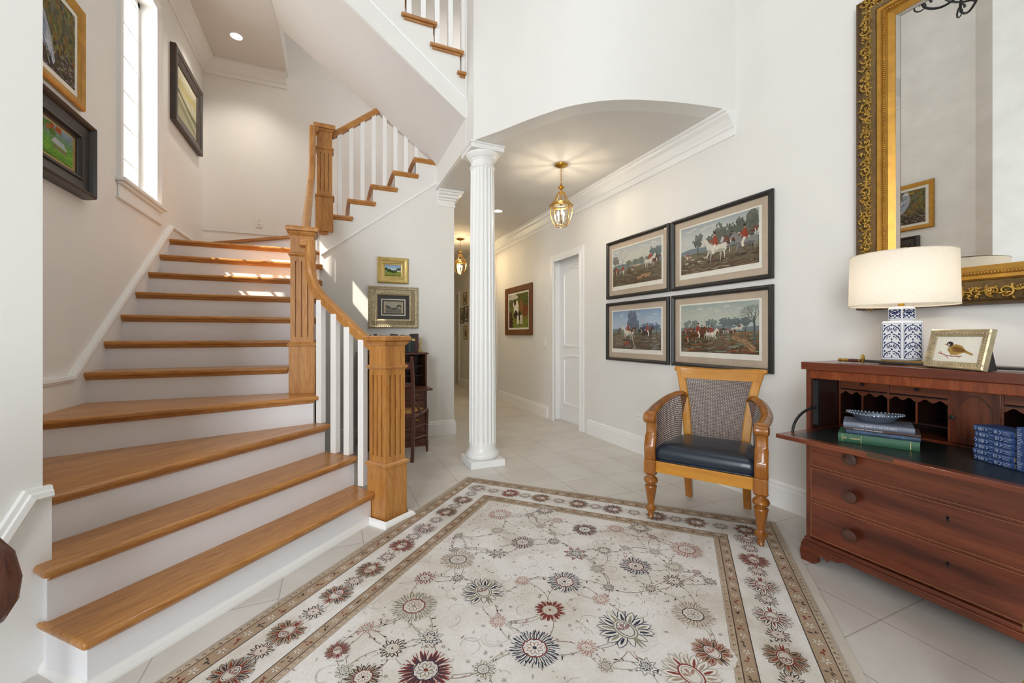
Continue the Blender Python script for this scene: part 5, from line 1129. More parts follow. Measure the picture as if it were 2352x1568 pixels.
# seat rails with corner blocks
m = MB(); m.box(-0.255,0.255,-0.018,0.012,0.285,0.352); cb('seat_rail', m, 'honeyX', 0, 0.004)
for sx in (-1,1): cb('corner_block', MB().box(sx*0.2875-0.034,sx*0.2875+0.034,-0.034,0.034,0.272,0.356), 'honey_dark', 0, 0.005)
m = MB(); m.prism([(-0.30,0.03),(-0.27,0.03),(-0.20,0.40),(0.20,0.40),(0.27,0.03),(0.30,0.03),(0.235,0.45),(-0.235,0.45)],0.285,0.352); cb('seat_rail', m, 'honey_dark', 0, 0.004)
# cushion
def rrect(w0, w1, y0, y1, r, n=5):
    P = []
    for (cx, cy, a0) in ((w0-r,y0+r,-90),(w1-r,y1-r,0),(-(w1-r),y1-r,90),(-(w0-r),y0+r,180)):
        for i in range(n+1): a = R(a0+90*i/n); P.append((cx+r*math.cos(a), cy+r*math.sin(a)))
    return P
def cushion(z0, prof):
    m = MB(); n = None; v = []
    for (ins, z) in prof:
        P = rrect(0.262-ins,0.215-ins,-0.006+ins,0.435-ins,0.035); n = len(P)
        for (x, y) in P: v.append((x,y,z0+z+ (0.004 if ins > 0.03 else 0)))
    k = len(prof); m.add(v, [(i*n+j, i*n+(j+1)%n, (i+1)*n+(j+1)%n, (i+1)*n+j) for i in range(k-1) for j in range(n)]+[tuple(range(n))[::-1], tuple((k-1)*n+j for j in range(n))]); return m
st_ = cb('seat_cushion', cushion(0.352,[(0.006,0),(0.0,0.008),(-0.006,0.040),(-0.004,0.062),(0.008,0.082),(0.028,0.092),(0.07,0.096),(0.14,0.099)]), 'leather', 60)
m = MB(); P = rrect(0.264,0.217,-0.008,0.437,0.035); m.tube([(x,y,0.357) for x,y in P],0.0045,8,True); cb('piping', m, 'leather', 60, 0, st_)
# back frame: stiles sweep outward and back, top rail curves
def stile(sx, t):   # t from 0 (seat) to 1 (top)
    return (sx*(0.168+0.018*t+0.058*t**2.4), 0.425+0.02*t+0.075*t*t, 0.33+0.545*t)
def ribbon(m, centre, w, th, n=20, taperw=None):
    v = []
    for i in range(n+1):
        t = i/n; p = Vector(centre(t)); q = Vector(centre(min(1,t+0.01))); r_ = Vector(centre(max(0,t-0.01))); tg = (q-r_).normalized()
        s = Vector((1,0,0)); s = (s-tg*s.dot(tg)).normalized(); nn = tg.cross(s).normalized(); ww = w if not taperw else w*taperw(t)
        for (a, b) in ((-1,-0.7),(-0.8,-1),(0.8,-1),(1,-0.7),(1,0.7),(0.8,1),(-0.8,1),(-1,0.7)): v.append(p+s*a*ww/2+nn*b*th/2)
    m.add(v, [(i*8+j, i*8+(j+1)%8, (i+1)*8+(j+1)%8, (i+1)*8+j) for i in range(n) for j in range(8)]+[tuple(range(8))[::-1], tuple(n*8+j for j in range(8))])
for sx in (-1,1):
    m = MB(); ribbon(m, lambda t: stile(sx,t), 0.050, 0.030); 
    x, y, z = stile(sx,1); m.T = Matrix.Translation((x+sx*0.010,y+0.012,z-0.004)) @ Matrix.Rotation(R(90),4,'Y'); m.lathe([(0,-0.026),(0.014,-0.026),(0.017,-0.020),(0.017,0.020),(0.014,0.026),(0,0.026)],16); m.T = Matrix.Identity(4); cb('back_stile', m, 'honey', 40)
m = MB(); n = 20; v = []
for i in range(n+1):
    t = i/n*2-1; x = t*0.222; y = 0.505+0.022*(1-t*t); 
    for (dy, z) in ((-0.014,0.812+0.0*t*t-0.004*(1-t*t)),(0.010,0.812-0.004*(1-t*t)),(0.016,0.86),(0.026,0.882-0.004*(1-t*t)),(0.010,0.890-0.008*(1-t*t)),(-0.008,0.880-0.006*(1-t*t)),(-0.012,0.86)): v.append((x*(1.0+0.06*(z-0.81)/0.08),y+dy-0.012*(1 if z < 0.83 else 0),z))
m.add(v, [(i*7+j, i*7+(j+1)%7, (i+1)*7+(j+1)%7, (i+1)*7+j) for i in range(n) for j in range(7)]+[tuple(range(7))[::-1], tuple(n*7+j for j in range(7))]); cb('top_rail', m, 'honeyX', 40)
# cane weave (one mesh of strands)
def weave(m, f, nu, nv, r=0.0016, d=0.002, sub=1):
    """f(u,v)->point with u,v in 0..1"""
    for i in range(nu+1): m.tube([Vector(f(i/nu, j/nv*1.0))+Vector((0,d*(1 if (i+j)%2 else -1),0)) for j in range(nv+1)], r, 4)
    for j in range(nv+1): m.tube([Vector(f(i/nu, j/nv))+Vector((0,-d*(1 if (i+j)%2 else -1),0)) for i in range(nu+1)], r, 4)
def backf(u, v):
    t = 0.14+v*0.745; L = Vector(stile(-1,t)); Rr = Vector(stile(1,t)); L.x += 0.024; Rr.x -= 0.024; p = L.lerp(Rr, u); p.y += 0.020*(1-(2*u-1)**2)*(0.5+0.5*v)+0.004; return p
m = MB(); weave(m, backf, 34, 44, 0.0019, 0.0014); cp = cb('cane_back', m, 'cane', 60)
m = MB()
for j in range(-40, 41, 2):     # diagonal strands
    pts = []
    for k in range(41):
        u = k/40; vv = (j+k)/40
        if 0 <= vv <= 1: pts.append(backf(u, vv))
    if len(pts) > 1: m.tube(pts, 0.0013, 4)
cb('diagonal_strand', m, 'cane', 60, 0, cp)
m = MB(); m.tube([backf(0,0),backf(0,0.5),backf(0,1)],0.004,6); m.tube([backf(1,0),backf(1,0.5),backf(1,1)],0.004,6); m.tube([backf(i/10,0) for i in range(11)],0.004,6); m.tube([backf(i/10,1) for i in range(11)],0.004,6); cb('cane_binding', m, 'honey_dark', 60)
# arms: S-shaped front support, scroll, sweeping arm to the back
for sx in (-1,1):
    sup = smooth_curve([(0,0.352),(-0.004,0.38),(-0.010,0.42),(0.004,0.47),(0.022,0.52),(0.024,0.56),(0.012,0.59)],4)
    m = MB(); v = []
    for i,(dy,z) in enumerate(sup):
        w2 = 0.064 if z < 0.5 else 0.058
        for (a,b) in ((-1,-0.6),(-0.7,-1),(0.7,-1),(1,-0.6),(1,0.6),(0.7,1),(-0.7,1),(-1,0.6)): v.append((sx*(0.290+0.0)+a*w2/2, dy+b*0.021, z))
    n = len(sup)-1; m.add(v, [(i*8+j, i*8+(j+1)%8, (i+1)*8+(j+1)%8, (i+1)*8+j) for i in range(n) for j in range(8)]+[tuple(range(8))[::-1], tuple(n*8+j for j in range(8))])
    cb('arm_support', m, 'honey_dark', 40)
    m = MB(); m.T = Matrix.Translation((sx*0.290,-0.008,0.605)) @ Matrix.Rotation(R(90),4,'Y'); m.lathe([(0,-0.038),(0.018,-0.038),(0.030,-0.030),(0.031,-0.018),(0.026,0.0),(0.031,0.018),(0.030,0.030),(0.018,0.038),(0,0.038)],20); m.T = Matrix.Identity(4); cb('arm_scroll', m, 'honey_dark', 40)
    AC = smooth_curve([(0.290,-0.012,0.632),(0.298,0.07,0.640),(0.302,0.16,0.652),(0.292,0.25,0.672),(0.262,0.34,0.700),(0.215,0.415,0.716),(0.188,0.445,0.70)],5)
    m = MB(); v = []
    for i, p in enumerate(AC):
        a = Vector(AC[max(0,i-1)]); b = Vector(AC[min(len(AC)-1,i+1)]); tg = (b-a); hd = Vector((tg.x,tg.y,0)).normalized(); s = Vector((hd.y,-hd.x,0))
        if sx < 0: pass
        t = i/(len(AC)-1); ww = 0.036-0.012*t
        for (q,h) in ((-1,-0.4),(-0.6,-1),(0.6,-1),(1,-0.4),(0.8,0.5),(0.3,1),(-0.3,1),(-0.8,0.5)):
            P_ = Vector(p)+s*q*ww+Vector((0,0,h*0.014)); v.append((sx*P_.x,P_.y,P_.z))
    n = len(AC)-1; m.add(v, [(i*8+j, i*8+(j+1)%8, (i+1)*8+(j+1)%8, (i+1)*8+j) for i in range(n) for j in range(8)]+[tuple(range(8))[::-1], tuple(n*8+j for j in range(8))])
    cb('armrest', m, 'honey_dark', 45)
    def sidef(u, v, sx=sx):
        k = u*(len(AC)-1); i = int(min(k,len(AC)-2)); f = k-i; p = Vector(AC[i]).lerp(Vector(AC[i+1]), f); base = Vector((0.262-0.05*u**2, 0.02+0.40*u, 0.36)); top = Vector((p.x-0.004,p.y+0.02*(1-u),p.z-0.012))
        q = base.lerp(top, v); q.x += 0.012*math.sin(PI*v); return Vector((sx*q.x,q.y,q.z))
    m = MB()
    nu, nv = 34, 26
    for i in range(nu+1): m.tube([sidef(i/nu, j/nv)+Vector((0.0012*(1 if (i+j)%2 else -1),0,0)) for j in range(nv+1)], 0.0018, 4)
    for j in range(nv+1): m.tube([sidef(i/nu, j/nv)-Vector((0.0012*(1 if (i+j)%2 else -1),0,0)) for i in range(nu+1)], 0.0022, 4)
    cb('cane_side', m, 'cane', 60)

# ------------------------------------------------------------------ rug
RW, RL_ = 2.06, 2.60; th = R(-45.9); TLc = Vector((0.978,3.103)); ex = Vector((math.cos(th),math.sin(th))); ey = Vector((-math.sin(th),math.cos(th)))
rug = thing('area_rug','ivory oriental rug with dark floral medallions and tan border bands','rug',(TLc.x,TLc.y,0.0),th)
FU, YH = 949.9, R(23.56)
def flo(u, v, z=0.011):     # where a motif measured on the photo lies on the rug
    a = (u-1176)/FU; d = FU*(1.115-z)/(v-770.6); X = d*(math.sin(YH)+a*math.cos(YH)); Y = d*(math.cos(YH)-a*math.sin(YH))
    p = Vector((X,Y))-TLc; return p.dot(ex), -p.dot(ey)
IV = C('#ebe8e4'); TAN = C('#b59f88'); TAN2 = C('#c3b29c'); NAVY = C('#454958'); DK = C('#554b47'); RR = C('#8c4743'); SAGE = C('#989685'); TP = C('#ab9c8c'); PK = C('#b88a80'); WH = C('#e8e4dc')
class Rug(Canvas):      # drawing plane is x across, y down the rug
    def poly(s, pts, col):
        s.k += 1; z = s.base+(s.k % 60)*0.000004; s.col = col; s.add([(x,-y,z) for x,y in pts], [tuple(range(len(pts)))])
    def stroke(s, pts, w, col, taper=False):
        L = []; Q = []; n = len(pts)
        for i, p in enumerate(pts):
            a = pts[max(0,i-1)]; b = pts[min(n-1,i+1)]; dx, dz = b[0]-a[0], b[1]-a[1]; l = math.hypot(dx,dz) or 1; ww = w/2
            L.append((p[0]-dz/l*ww, p[1]+dx/l*ww)); Q.append((p[0]+dz/l*ww, p[1]-dx/l*ww))
        s.k += 1; z = s.base+(s.k % 60)*0.000004; s.col = col; s.add([(x,-y,z) for x,y in L+Q], [(i, i+1, n+i+1, n+i) for i in range(n-1)])
g = Rug(77)
g.base = 0.0100; rr = g.rnd
def box2(x0,x1,y0,y1,col): g.poly([(x0,y0),(x1,y0),(x1,y1),(x0,y1)], col)
def ring(a, b, col): 
    box2(a,RW-a,a,b,col); box2(a,RW-a,RL_-b,RL_-a,col); box2(a,b,b,RL_-b,col); box2(RW-b,RW-a,b,RL_-b,col)
box2(0,RW,0,RL_,IV)
g.base = 0.01030
ring(0.0,0.030,TAN2); ring(0.032,0.088,TAN); ring(0.282,0.326,TAN); ring(0.328,0.350,TAN2)
def line(a, w, col):
    for (x0,x1,y0,y1) in ((a-w,RW-a+w,a-w,a+w),(a-w,RW-a+w,RL_-a-w,RL_-a+w),(a-w,a+w,a,RL_-a),(RW-a-w,RW-a+w,a,RL_-a)): box2(x0,x1,y0,y1,col)
g.base = 0.01060
for a in (0.031,0.089,0.281,0.327): line(a,0.0018,DK)
line(0.352,0.0012,TP); line(0.004,0.004,C('#b9ada0'))
g.base = 0.01090
def petal(cx, cy, a, r0, r1, w, col, edge=None, ew=0.0016):
    ca, sa = math.cos(a), math.sin(a)
    def P(r, t): return (cx+r*ca-t*sa, cy+r*sa+t*ca)
    sh = [P(r0,-w*0.35),P(r0+(r1-r0)*0.45,-w*0.5),P(r0+(r1-r0)*0.8,-w*0.3),P(r1,0),P(r0+(r1-r0)*0.8,w*0.3),P(r0+(r1-r0)*0.45,w*0.5),P(r0,w*0.35)]
    if col: g.poly(sh, col)
    if edge: g.stroke(sh, ew, edge)
def rosette(cx, cy, r, edge, fill, inner, n=13, sq=1.0, rot=0, core=None):
    lv = g.base; n = int(n*1.45) if r > 0.034 else n
    halo = tuple(IV[j]*0.90+TP[j]*0.10 for j in range(3)); g.blob(cx,cy,r*1.04,r*0.98,halo,30,0.05)
    g.base = lv+0.00025
    for i in range(n):
        a = 2*PI*i/n+rot+rr.uniform(-0.06,0.06); q = r*rr.uniform(0.84,1.10); petal(cx,cy,a,r*0.42,q,2*PI*r*0.60/n,edge,None)
        g.base = lv+0.0005; petal(cx,cy,a+0.02,r*0.50,q*0.88,2*PI*r*0.26/n,fill,None); g.base = lv+0.00025
        if r > 0.05: g.stroke([(cx+r*0.72*math.cos(a+PI/n),cy+r*0.72*math.sin(a+PI/n)),(cx+r*1.0*math.cos(a+PI/n*1.3),cy+r*1.0*math.sin(a+PI/n*1.3))],r*0.035,edge)
    g.base = lv+0.00075
    g.blob(cx,cy,r*0.52,r*0.48,tuple(IV[j]*0.9+TP[j]*0.1 for j in range(3)),18,0.05); ring_ = [(cx+r*0.49*math.cos(2*PI*k/20)*(1+0.04*math.sin(k*3)),cy+r*0.47*math.sin(2*PI*k/20)*(1+0.04*math.sin(k*3))) for k in range(21)]; g.stroke(ring_, r*0.055, inner)
    g.base = lv+0.001
    for i in range(8): a = 2*PI*i/8+rot; petal(cx,cy,a,r*0.08,r*0.36,r*0.15,core or WH,inner,max(0.001,r*0.022)); g.stroke([(cx+r*0.40*math.cos(a+0.3),cy+r*0.40*math.sin(a+0.3)),(cx+r*0.44*math.cos(a+0.5),cy+r*0.44*math.sin(a+0.5))],r*0.03,edge)
    g.base = lv+0.00125; g.blob(cx,cy,r*0.09,r*0.08,edge,8,0.1); g.base = lv
def palmette(cx, cy, r, rot, edge, fill, inner, n=11):
    lv = g.base; halo = tuple(IV[j]*0.88+TP[j]*0.12 for j in range(3)); g.blob(cx,cy,r*1.0,r*0.9,halo,30,0.05); g.base = lv+0.00025
    for i in range(n):
        t = (i-(n-1)/2)/((n-1)/2); a = rot+t*2.15; L = r*(1.10-0.22*abs(t)); petal(cx,cy,a,r*0.35,L,r*0.30,fill,edge,max(0.0018,r*0.030))
        g.base = lv+0.0005; petal(cx,cy,a,r*0.40,L*0.84,r*0.10,inner if i % 2 else edge,None); g.stroke([(cx+r*0.5*math.cos(a+0.14),cy+r*0.5*math.sin(a+0.14)),(cx+L*0.95*math.cos(a+0.20),cy+L*0.95*math.sin(a+0.20))],r*0.03,edge); g.base = lv+0.00025
    for sg in (-1,1): petal(cx,cy,rot+sg*2.75,r*0.15,r*0.72,r*0.24,fill,edge,max(0.0016,r*0.026)); petal(cx,cy,rot+sg*3.05,r*0.15,r*0.85,r*0.10,inner,None)
    g.base = lv+0.00075; co, si = math.cos(rot), math.sin(rot); ox, oy = cx+r*0.10*co, cy+r*0.10*si
    def el(k1, k2, n_=20): return [(ox+r*k1*math.cos(t)*co-r*k2*math.sin(t)*si, oy+r*k1*math.cos(t)*si+r*k2*math.sin(t)*co) for t in [2*PI*k/n_ for k in range(n_+1)]]
    g.poly(el(0.46,0.34)[:-1], tuple(IV[j]*0.75+TAN2[j]*0.25 for j in range(3))); g.stroke(el(0.46,0.34), r*0.055, inner); g.base = lv+0.001; g.stroke(el(0.36,0.25), r*0.028, edge)
    for i in range(5): petal(ox,oy,rot+(i-2)*0.55,r*0.02,r*0.30,r*0.10,WH if i%2 else PK,edge,max(0.001,r*0.018))
    g.base = lv
def leaf(x, y, a, L, col): g.poly([(x,y),(x+L*0.5*math.cos(a)-L*0.18*math.sin(a),y+L*0.5*math.sin(a)+L*0.18*math.cos(a)),(x+L*math.cos(a),y+L*math.sin(a)),(x+L*0.5*math.cos(a)+L*0.14*math.sin(a),y+L*0.5*math.sin(a)-L*0.14*math.cos(a))], col)
def vine(x0,y0,x1,y1,b,col=TP,w=0.0022):
    mx, my = (x0+x1)/2-(y1-y0)*b, (y0+y1)/2+(x1-x0)*b; pts = [((1-t)**2*x0+2*t*(1-t)*mx+t*t*x1,(1-t)**2*y0+2*t*(1-t)*my+t*t*y1) for t in [k/12 for k in range(13)]]
    g.stroke(pts, w, col)
    for k in (3,6,9): leaf(pts[k][0],pts[k][1],rr.uniform(0,2*PI),rr.uniform(0.012,0.024),rr.choice([TP,SAGE,PK,DK]))
# field flowers measured on the photo: (u, v, radius, kind, edge, fill, inner)
FF = [(1148,1181,.075,'r',PK,WH,TP),(1052,1285,.085,'r',TP,WH,DK),(1142,1271,.050,'s',DK,IV,DK),(1200,1245,.066,'r',DK,WH,RR),(1142,1218,.042,'r',TP,WH,SAGE),(976,1327,.050,'r',RR,IV,DK),(951,1392,.090,'r',SAGE,WH,RR),
 (1112,1361,.100,'p',NAVY,WH,SAGE),(1200,1333,.036,'r',PK,WH,PK),(987,1465,.052,'s',NAVY,WH,TP),(1144,1426,.036,'r',PK,WH,PK),(901,1489,.050,'r',DK,WH,TP),(978,1539,.086,'r',RR,NAVY,NAVY),(834,1555,.060,'r',DK,TAN,RR),(1110,1537,.040,'r',SAGE,WH,DK),(1228,1488,.088,'r',NAVY,WH,RR),
 (1297,1336,.078,'r',NAVY,WH,RR),(1263,1401,.062,'r',RR,RR,TP),(1347,1487,.040,'r',PK,WH,PK),(1380,1377,.036,'r',PK,WH,PK),(1441,1449,.112,'p',NAVY,WH,SAGE),(1592,1411,.080,'r',TP,WH,DK),(1494,1352,.046,'s',DK,WH,TP),(1548,1334,.048,'r',DK,WH,TP),(1460,1300,.074,'r',NAVY,WH,RR),(1372,1306,.038,'r',SAGE,WH,DK),
 (1322,1271,.064,'s',NAVY,PK,DK),(1272,1243,.036,'r',DK,WH,DK),(1343,1216,.072,'r',DK,PK,NAVY),(1387,1264,.038,'r',DK,WH,WH),(1414,1214,.050,'r',PK,WH,PK),(1577,1262,.082,'r',PK,WH,RR),(1548,1302,.048,'r',SAGE,WH,TP),(1504,1267,.036,'r',TP,WH,DK),(1500,1233,.026,'r',RR,WH,DK),(1470,1212,.060,'r',DK,WH,TP),(1251,1172,.056,'r',DK,WH,PK),(1280,1195,.040,'r',PK,WH,DK),
 (1640,1501,.072,'p',RR,TAN,DK),(1483,1530,.042,'s',NAVY,WH,NAVY),(1594,1555,.100,'p',TP,WH,RR),(1053,1230,.030,'r',DK,WH,DK),(1216,1182,.030,'r',DK,WH,RR),(1042,1262,.028,'s',DK,TP,DK),(1630,1335,.030,'r',DK,WH,DK),(1600,1314,.024,'r',RR,WH,DK),(842,1442,.030,'r',PK,WH,DK),(775,1496,.045,'p',DK,PK,RR),(790,1540,.03,'r',SAGE,WH,DK)]
pos = []
for (u,v,r_,kd,e,f,i_) in FF:
    x, y = flo(u,v)
    if 0.36 < x < RW-0.36 and 0.36 < y: pos.append((x,y,r_,kd,e,f,i_))
yy = 2.0
while yy < RL_-0.42:      # continue the design beyond the photo's lower edge
    for xx in (0.5,0.8,1.05,1.3,1.55): pos.append((xx+rr.uniform(-.06,.06), yy+rr.uniform(-.06,.06), rr.choice([.05,.07,.09]), rr.choice('rrp'), rr.choice([NAVY,RR,DK,TP]), WH, rr.choice([RR,DK,SAGE])))
    yy += 0.26
for i in range(150):
    x = rr.uniform(1.0,1.66) if i < 10 else rr.uniform(0.42,1.66); y = rr.uniform(0.42,2.2)
    if all(math.hypot(x-p[0],y-p[1]) > p[2]+0.055 for p in pos): pos.append((x,y,rr.uniform(.018,.032),'r',rr.choice([PK,DK,SAGE,TP]),WH,DK))
for k, p in enumerate(pos):
    ds_ = sorted((math.hypot(p[0]-q[0],p[1]-q[1]), j) for j, q in enumerate(pos) if j != k)[:3]
    for d_, j in ds_:
        if d_ < 0.42: vine(p[0],p[1],pos[j][0],pos[j][1],rr.choice([-0.35,0.35,0.2]), rr.choice([TP,SAGE,C('#9a7d6c')]))
for i in range(950):
    x = rr.uniform(0.37,RW-0.37); y = rr.uniform(0.37,RL_-0.37)
    if all(math.hypot(x-p[0],y-p[1]) > p[2]*1.15 for p in pos):
        q = rr.random()
        if q < 0.55: leaf(x,y,rr.uniform(0,2*PI),rr.uniform(0.010,0.024),vary(rr.choice([C('#c4bbb0'),SAGE,C('#c9c0b5'),C('#b5aa9e'),TP]),rr,0.08))
        elif q < 0.8:
            a = rr.uniform(0,2*PI); g.stroke([(x+0.02*math.cos(a+t*0.5)*(1+t*.3),y+0.02*math.sin(a+t*0.5)*(1+t*.3)) for t in range(6)],0.0016,C('#c2b7aa'))
        else:
            for m_ in range(5): leaf(x,y,m_*1.256,0.010,C('#a3928a'))
g.base = 0.01120
for (x,y,r_,kd,e,f,i_) in pos:
    if kd == 'p': palmette(x,y,r_,rr.uniform(0,2*PI) if y > 1.9 else -2.4,e,f,i_)
    elif kd == 's':
        star = []
        for k in range(16): a = 2*PI*k/16; q = r_*(1.0 if k%2==0 else 0.55); star.append((x+q*math.cos(a),y+q*math.sin(a)))
        g.poly(star,f if f != IV else TP); g.stroke(star+[star[0]],0.003,e); rosette(x,y,r_*0.6,e,WH,i_,8)
    else: rosette(x,y,r_,e,f,i_, max(10,int(r_*210)) if r_ > .04 else 10)
# main border: alternating big and small palmettes all round
def border_run(n, start, horizontal, side):
    L = (RW if horizontal else RL_)
    for i in range(n):
        s = 0.185+(L-0.37)*i/(n-1); big = (i+start) % 2 == 0; c_ = 0.185
        x, y = (s, c_ if side == 0 else RL_-c_) if horizontal else (c_ if side == 0 else RW-c_, s)
        if horizontal and i in (0,n-1) and False: continue
        if not horizontal and i in (0,n-1): continue
        rot = 0 if horizontal else PI/2
        e = rr.choice([DK,DK,NAVY,C('#5a4a42')]); f = rr.choice([PK,TP,WH,TAN])
        if big:
            palmette(x,y,0.074,rot if i % 4 else rot+PI,e,f,RR)
        else: rosette(x,y,0.044,e,WH,PK,9)
        if i < n-1:
            s2 = 0.185+(L-0.37)*(i+1)/(n-1); x2, y2 = (s2,y) if horizontal else (x,s2)
            g.k += 0; vine(x,y,x2,y2,0.5 if i%2 else -0.5); vine(x,y,x2,y2,-0.45 if i%2 else 0.45, C('#c3b8aa'))
border_run(15,0,True,0); border_run(15,1,True,1); border_run(21,0,False,0); border_run(21,1,False,1)
# guard band motifs
def band(a, step, sz, kinds):
    for side in range(4):
        L = RW if side % 2 == 0 else RL_; n = int((L-2*a)/step)
        for i in range(n):
            s = a+(i+0.5)*(L-2*a)/n; x, y = [(s,a),(RW-a,s),(s,RL_-a),(a,s)][side]; k = kinds[i % len(kinds)]; al = 0 if side % 2 == 0 else PI/2
            if k[0] == 'f':
                for q in range(5): leaf(x,y,q*1.2566+al,sz,k[1])
                g.blob(x,y,sz*0.25,sz*0.25,k[2],6,0.1)
            elif k[0] == 'b':
                for q in range(4): leaf(x+rr.uniform(-.3,.3)*sz,y+rr.uniform(-.3,.3)*sz,rr.uniform(0,2*PI),sz*1.05,k[1])
            else: g.stroke([(x+sz*0.6*math.cos(t+al),y+sz*0.6*math.sin(t+al)) for t in [0,0.9,1.8,2.7,3.6,4.5]],0.0020,k[1])
band(0.060,0.046,0.019,[('b',DK),('f',WH,TP),('b',RR),('f',WH,TP)])
band(0.304,0.042,0.016,[('b',DK),('f',WH,TP),('b',RR),('f',WH,TP)])
band(0.0175,0.026,0.009,[('c',DK),('c',C('#7a5a52')),('b',DK)]); band(0.339,0.026,0.008,[('c',DK),('c',PK)])
pile = g.build('rug_face', M['rugmat'], rug, recalc=False, colors=True)
MB().box(0,RW,-RL_,0,0.001,0.0098).build('rug_body', simple('rug_backing', C('#c9bfb2'), 0.95), rug)
MB().box(RW,RW+0.038,-RL_,0.005,0.001,0.007).build('rug_edge', simple('rug_selvedge', C('#cfc7bb'), 0.95), rug)
MB().box(-0.012,0,-RL_,0.005,0.001,0.007).build('rug_edge', simple('rug_selvedge_left', C('#b5a79a'), 0.95), rug)

# ------------------------------------------------------------------ small desk and chair behind the newel
dk = thing('writing_desk','small dark wood drop front desk against the wall under the pictures','desk',(0.563,YD-0.37,0),0)
def dbx(nm, *a, par=None): return MB().box(*a).build(nm, M['walnut'], par or dk, bevel=0.002)
WD = 0.325
dbx('side_panel',-WD,-WD+0.018,0.0,0.34,0.02,0.93); dbx('side_panel',WD-0.018,WD,0.0,0.34,0.02,0.93)
dbx('top_board',-WD-0.014,WD+0.014,-0.01,0.345,0.925,0.943); dbx('back_panel',-WD,WD,0.33,0.34,0.02,0.93)
dbx('writing_flap',-WD,WD+0.005,-0.24,0.02,0.588,0.606)
dbx('base',-WD-0.005,WD+0.005,-0.005,0.34,0.0,0.07)
for (z0,z1) in ((0.47,0.575),(0.34,0.46),(0.21,0.33),(0.08,0.20)):
    d = dbx('drawer',-WD+0.02,WD-0.02,-0.004,0.012,z0,z1)
    for x in (-0.17,0.22): m = MB(); m.ball((x,-0.014,(z0+z1)/2),0.012,10,6,(1.6,0.7,0.7)); m.build('drawer_pull', M['gold'], d, smooth=50)
dbx('drawer_carcase',-WD+0.018,WD-0.018,0.012,0.33,0.06,0.588)
for z in (0.70,0.80): dbx('shelf',0.02,WD-0.018,0.10,0.33,z,z+0.006)
for x in (0.02,0.13,0.22): dbx('divider',x,x+0.005,0.10,0.33,0.606,0.925)
for i in range(5):
    o = MB().box(-0.002,0.002,-0.05,0.05,0,0.13+0.012*(i%3)).build('envelope', simple('envelope_paper', C(['#ded9cf','#c9c2b4','#e9e6df','#b9b5ae','#d5cbb8'][i]), 0.9)); o.location = (0.563+0.03+i*0.014, YD-0.37+0.12, 0.607); o.rotation_euler = (0,R(6),0); tag(o,'paper envelope standing in the small desk pigeonholes behind the chair','envelope','papers in the small desk')
bkcols = ['#2b2a2c','#4a2a26','#d2cbbd','#25313a','#6b4a3c','#2f2b28','#8f8778','#4b1f22','#39424a','#22262a','#5a5148','#31463c','#1f2428','#2c3a36']
rb = random.Random(3); x = 0.30; i = 0
cl_ = {'#2b2a2c':'black','#4a2a26':'maroon','#d2cbbd':'cream','#25313a':'slate','#6b4a3c':'brown','#2f2b28':'near black','#8f8778':'grey tan','#4b1f22':'dark red','#39424a':'blue grey','#22262a':'charcoal','#5a5148':'olive brown','#31463c':'dark green','#1f2428':'inky black','#2c3a36':'deep green'}
while x < 0.785 and i < 20:
    w_ = rb.uniform(0.022,0.040); hh = rb.uniform(0.155,0.195); cc_ = bkcols[i % len(bkcols)]
    b = thing('book','%s book, %s in the row on the small desk' % (cl_[cc_], ['first from the left','second from the left','third from the left','fourth from the left','fifth from the left','sixth from the left','seventh from the left','eighth from the left','ninth from the left','tenth from the left','eleventh from the left','twelfth from the left','thirteenth from the left','fourteenth from the left','fifteenth from the left','near the right end','at the right end','next to the bookend','last before the bookend','at the end'][i]),'book',(x+w_/2,YD-0.30,0.9435),0,'books on the small desk')
    MB().box(-w_/2+0.0005,w_/2-0.0005,0,0.13,0,hh).build('cover', simple('book_cloth_%d'%i, C(cc_), 0.6), b, bevel=0.003)
    MB().box(-w_/2+0.003,w_/2-0.003,0.004,0.129,hh-0.001,hh+0.0005).build('pages', pages, b)
    if i % 2 == 0: MB().box(-w_/2+0.001,w_/2-0.001,-0.0006,0.0004,hh*0.62,hh*0.74).build('spine_label', giltm, b)
    x += w_; i += 1
be = thing('bookend','small gilt bookend with a curved figure at the right end of the desk books','bookend',(0.835,YD-0.26,0.9435),0)
MB().box(-0.022,0.022,-0.02,0.02,0,0.035).build('base', M['gold_pale'], be, bevel=0.003)
m = MB(); m.tube([(-0.012,0,0.035),(-0.016,0,0.06),(-0.004,0,0.085),(0.012,0,0.10),(0.020,0,0.125),(0.008,0,0.140),(-0.004,0,0.128)],[0.008,0.010,0.009,0.008,0.008,0.008,0.005],8); m.tube([(0.014,0,0.035),(0.004,0,0.07),(0.016,0,0.10)],[0.006,0.008,0.005],8); m.build('figure', M['gold_pale'], be, smooth=60)
# desk chair
dcp = (0.640,3.672); fdir = Vector((0.185,0.322)).normalized(); ang = math.atan2(fdir.y,fdir.x)-PI/2
dc = thing('side_chair','slender dark wood side chair with cane seat at the small desk','chair',(dcp[0],dcp[1],0),ang)
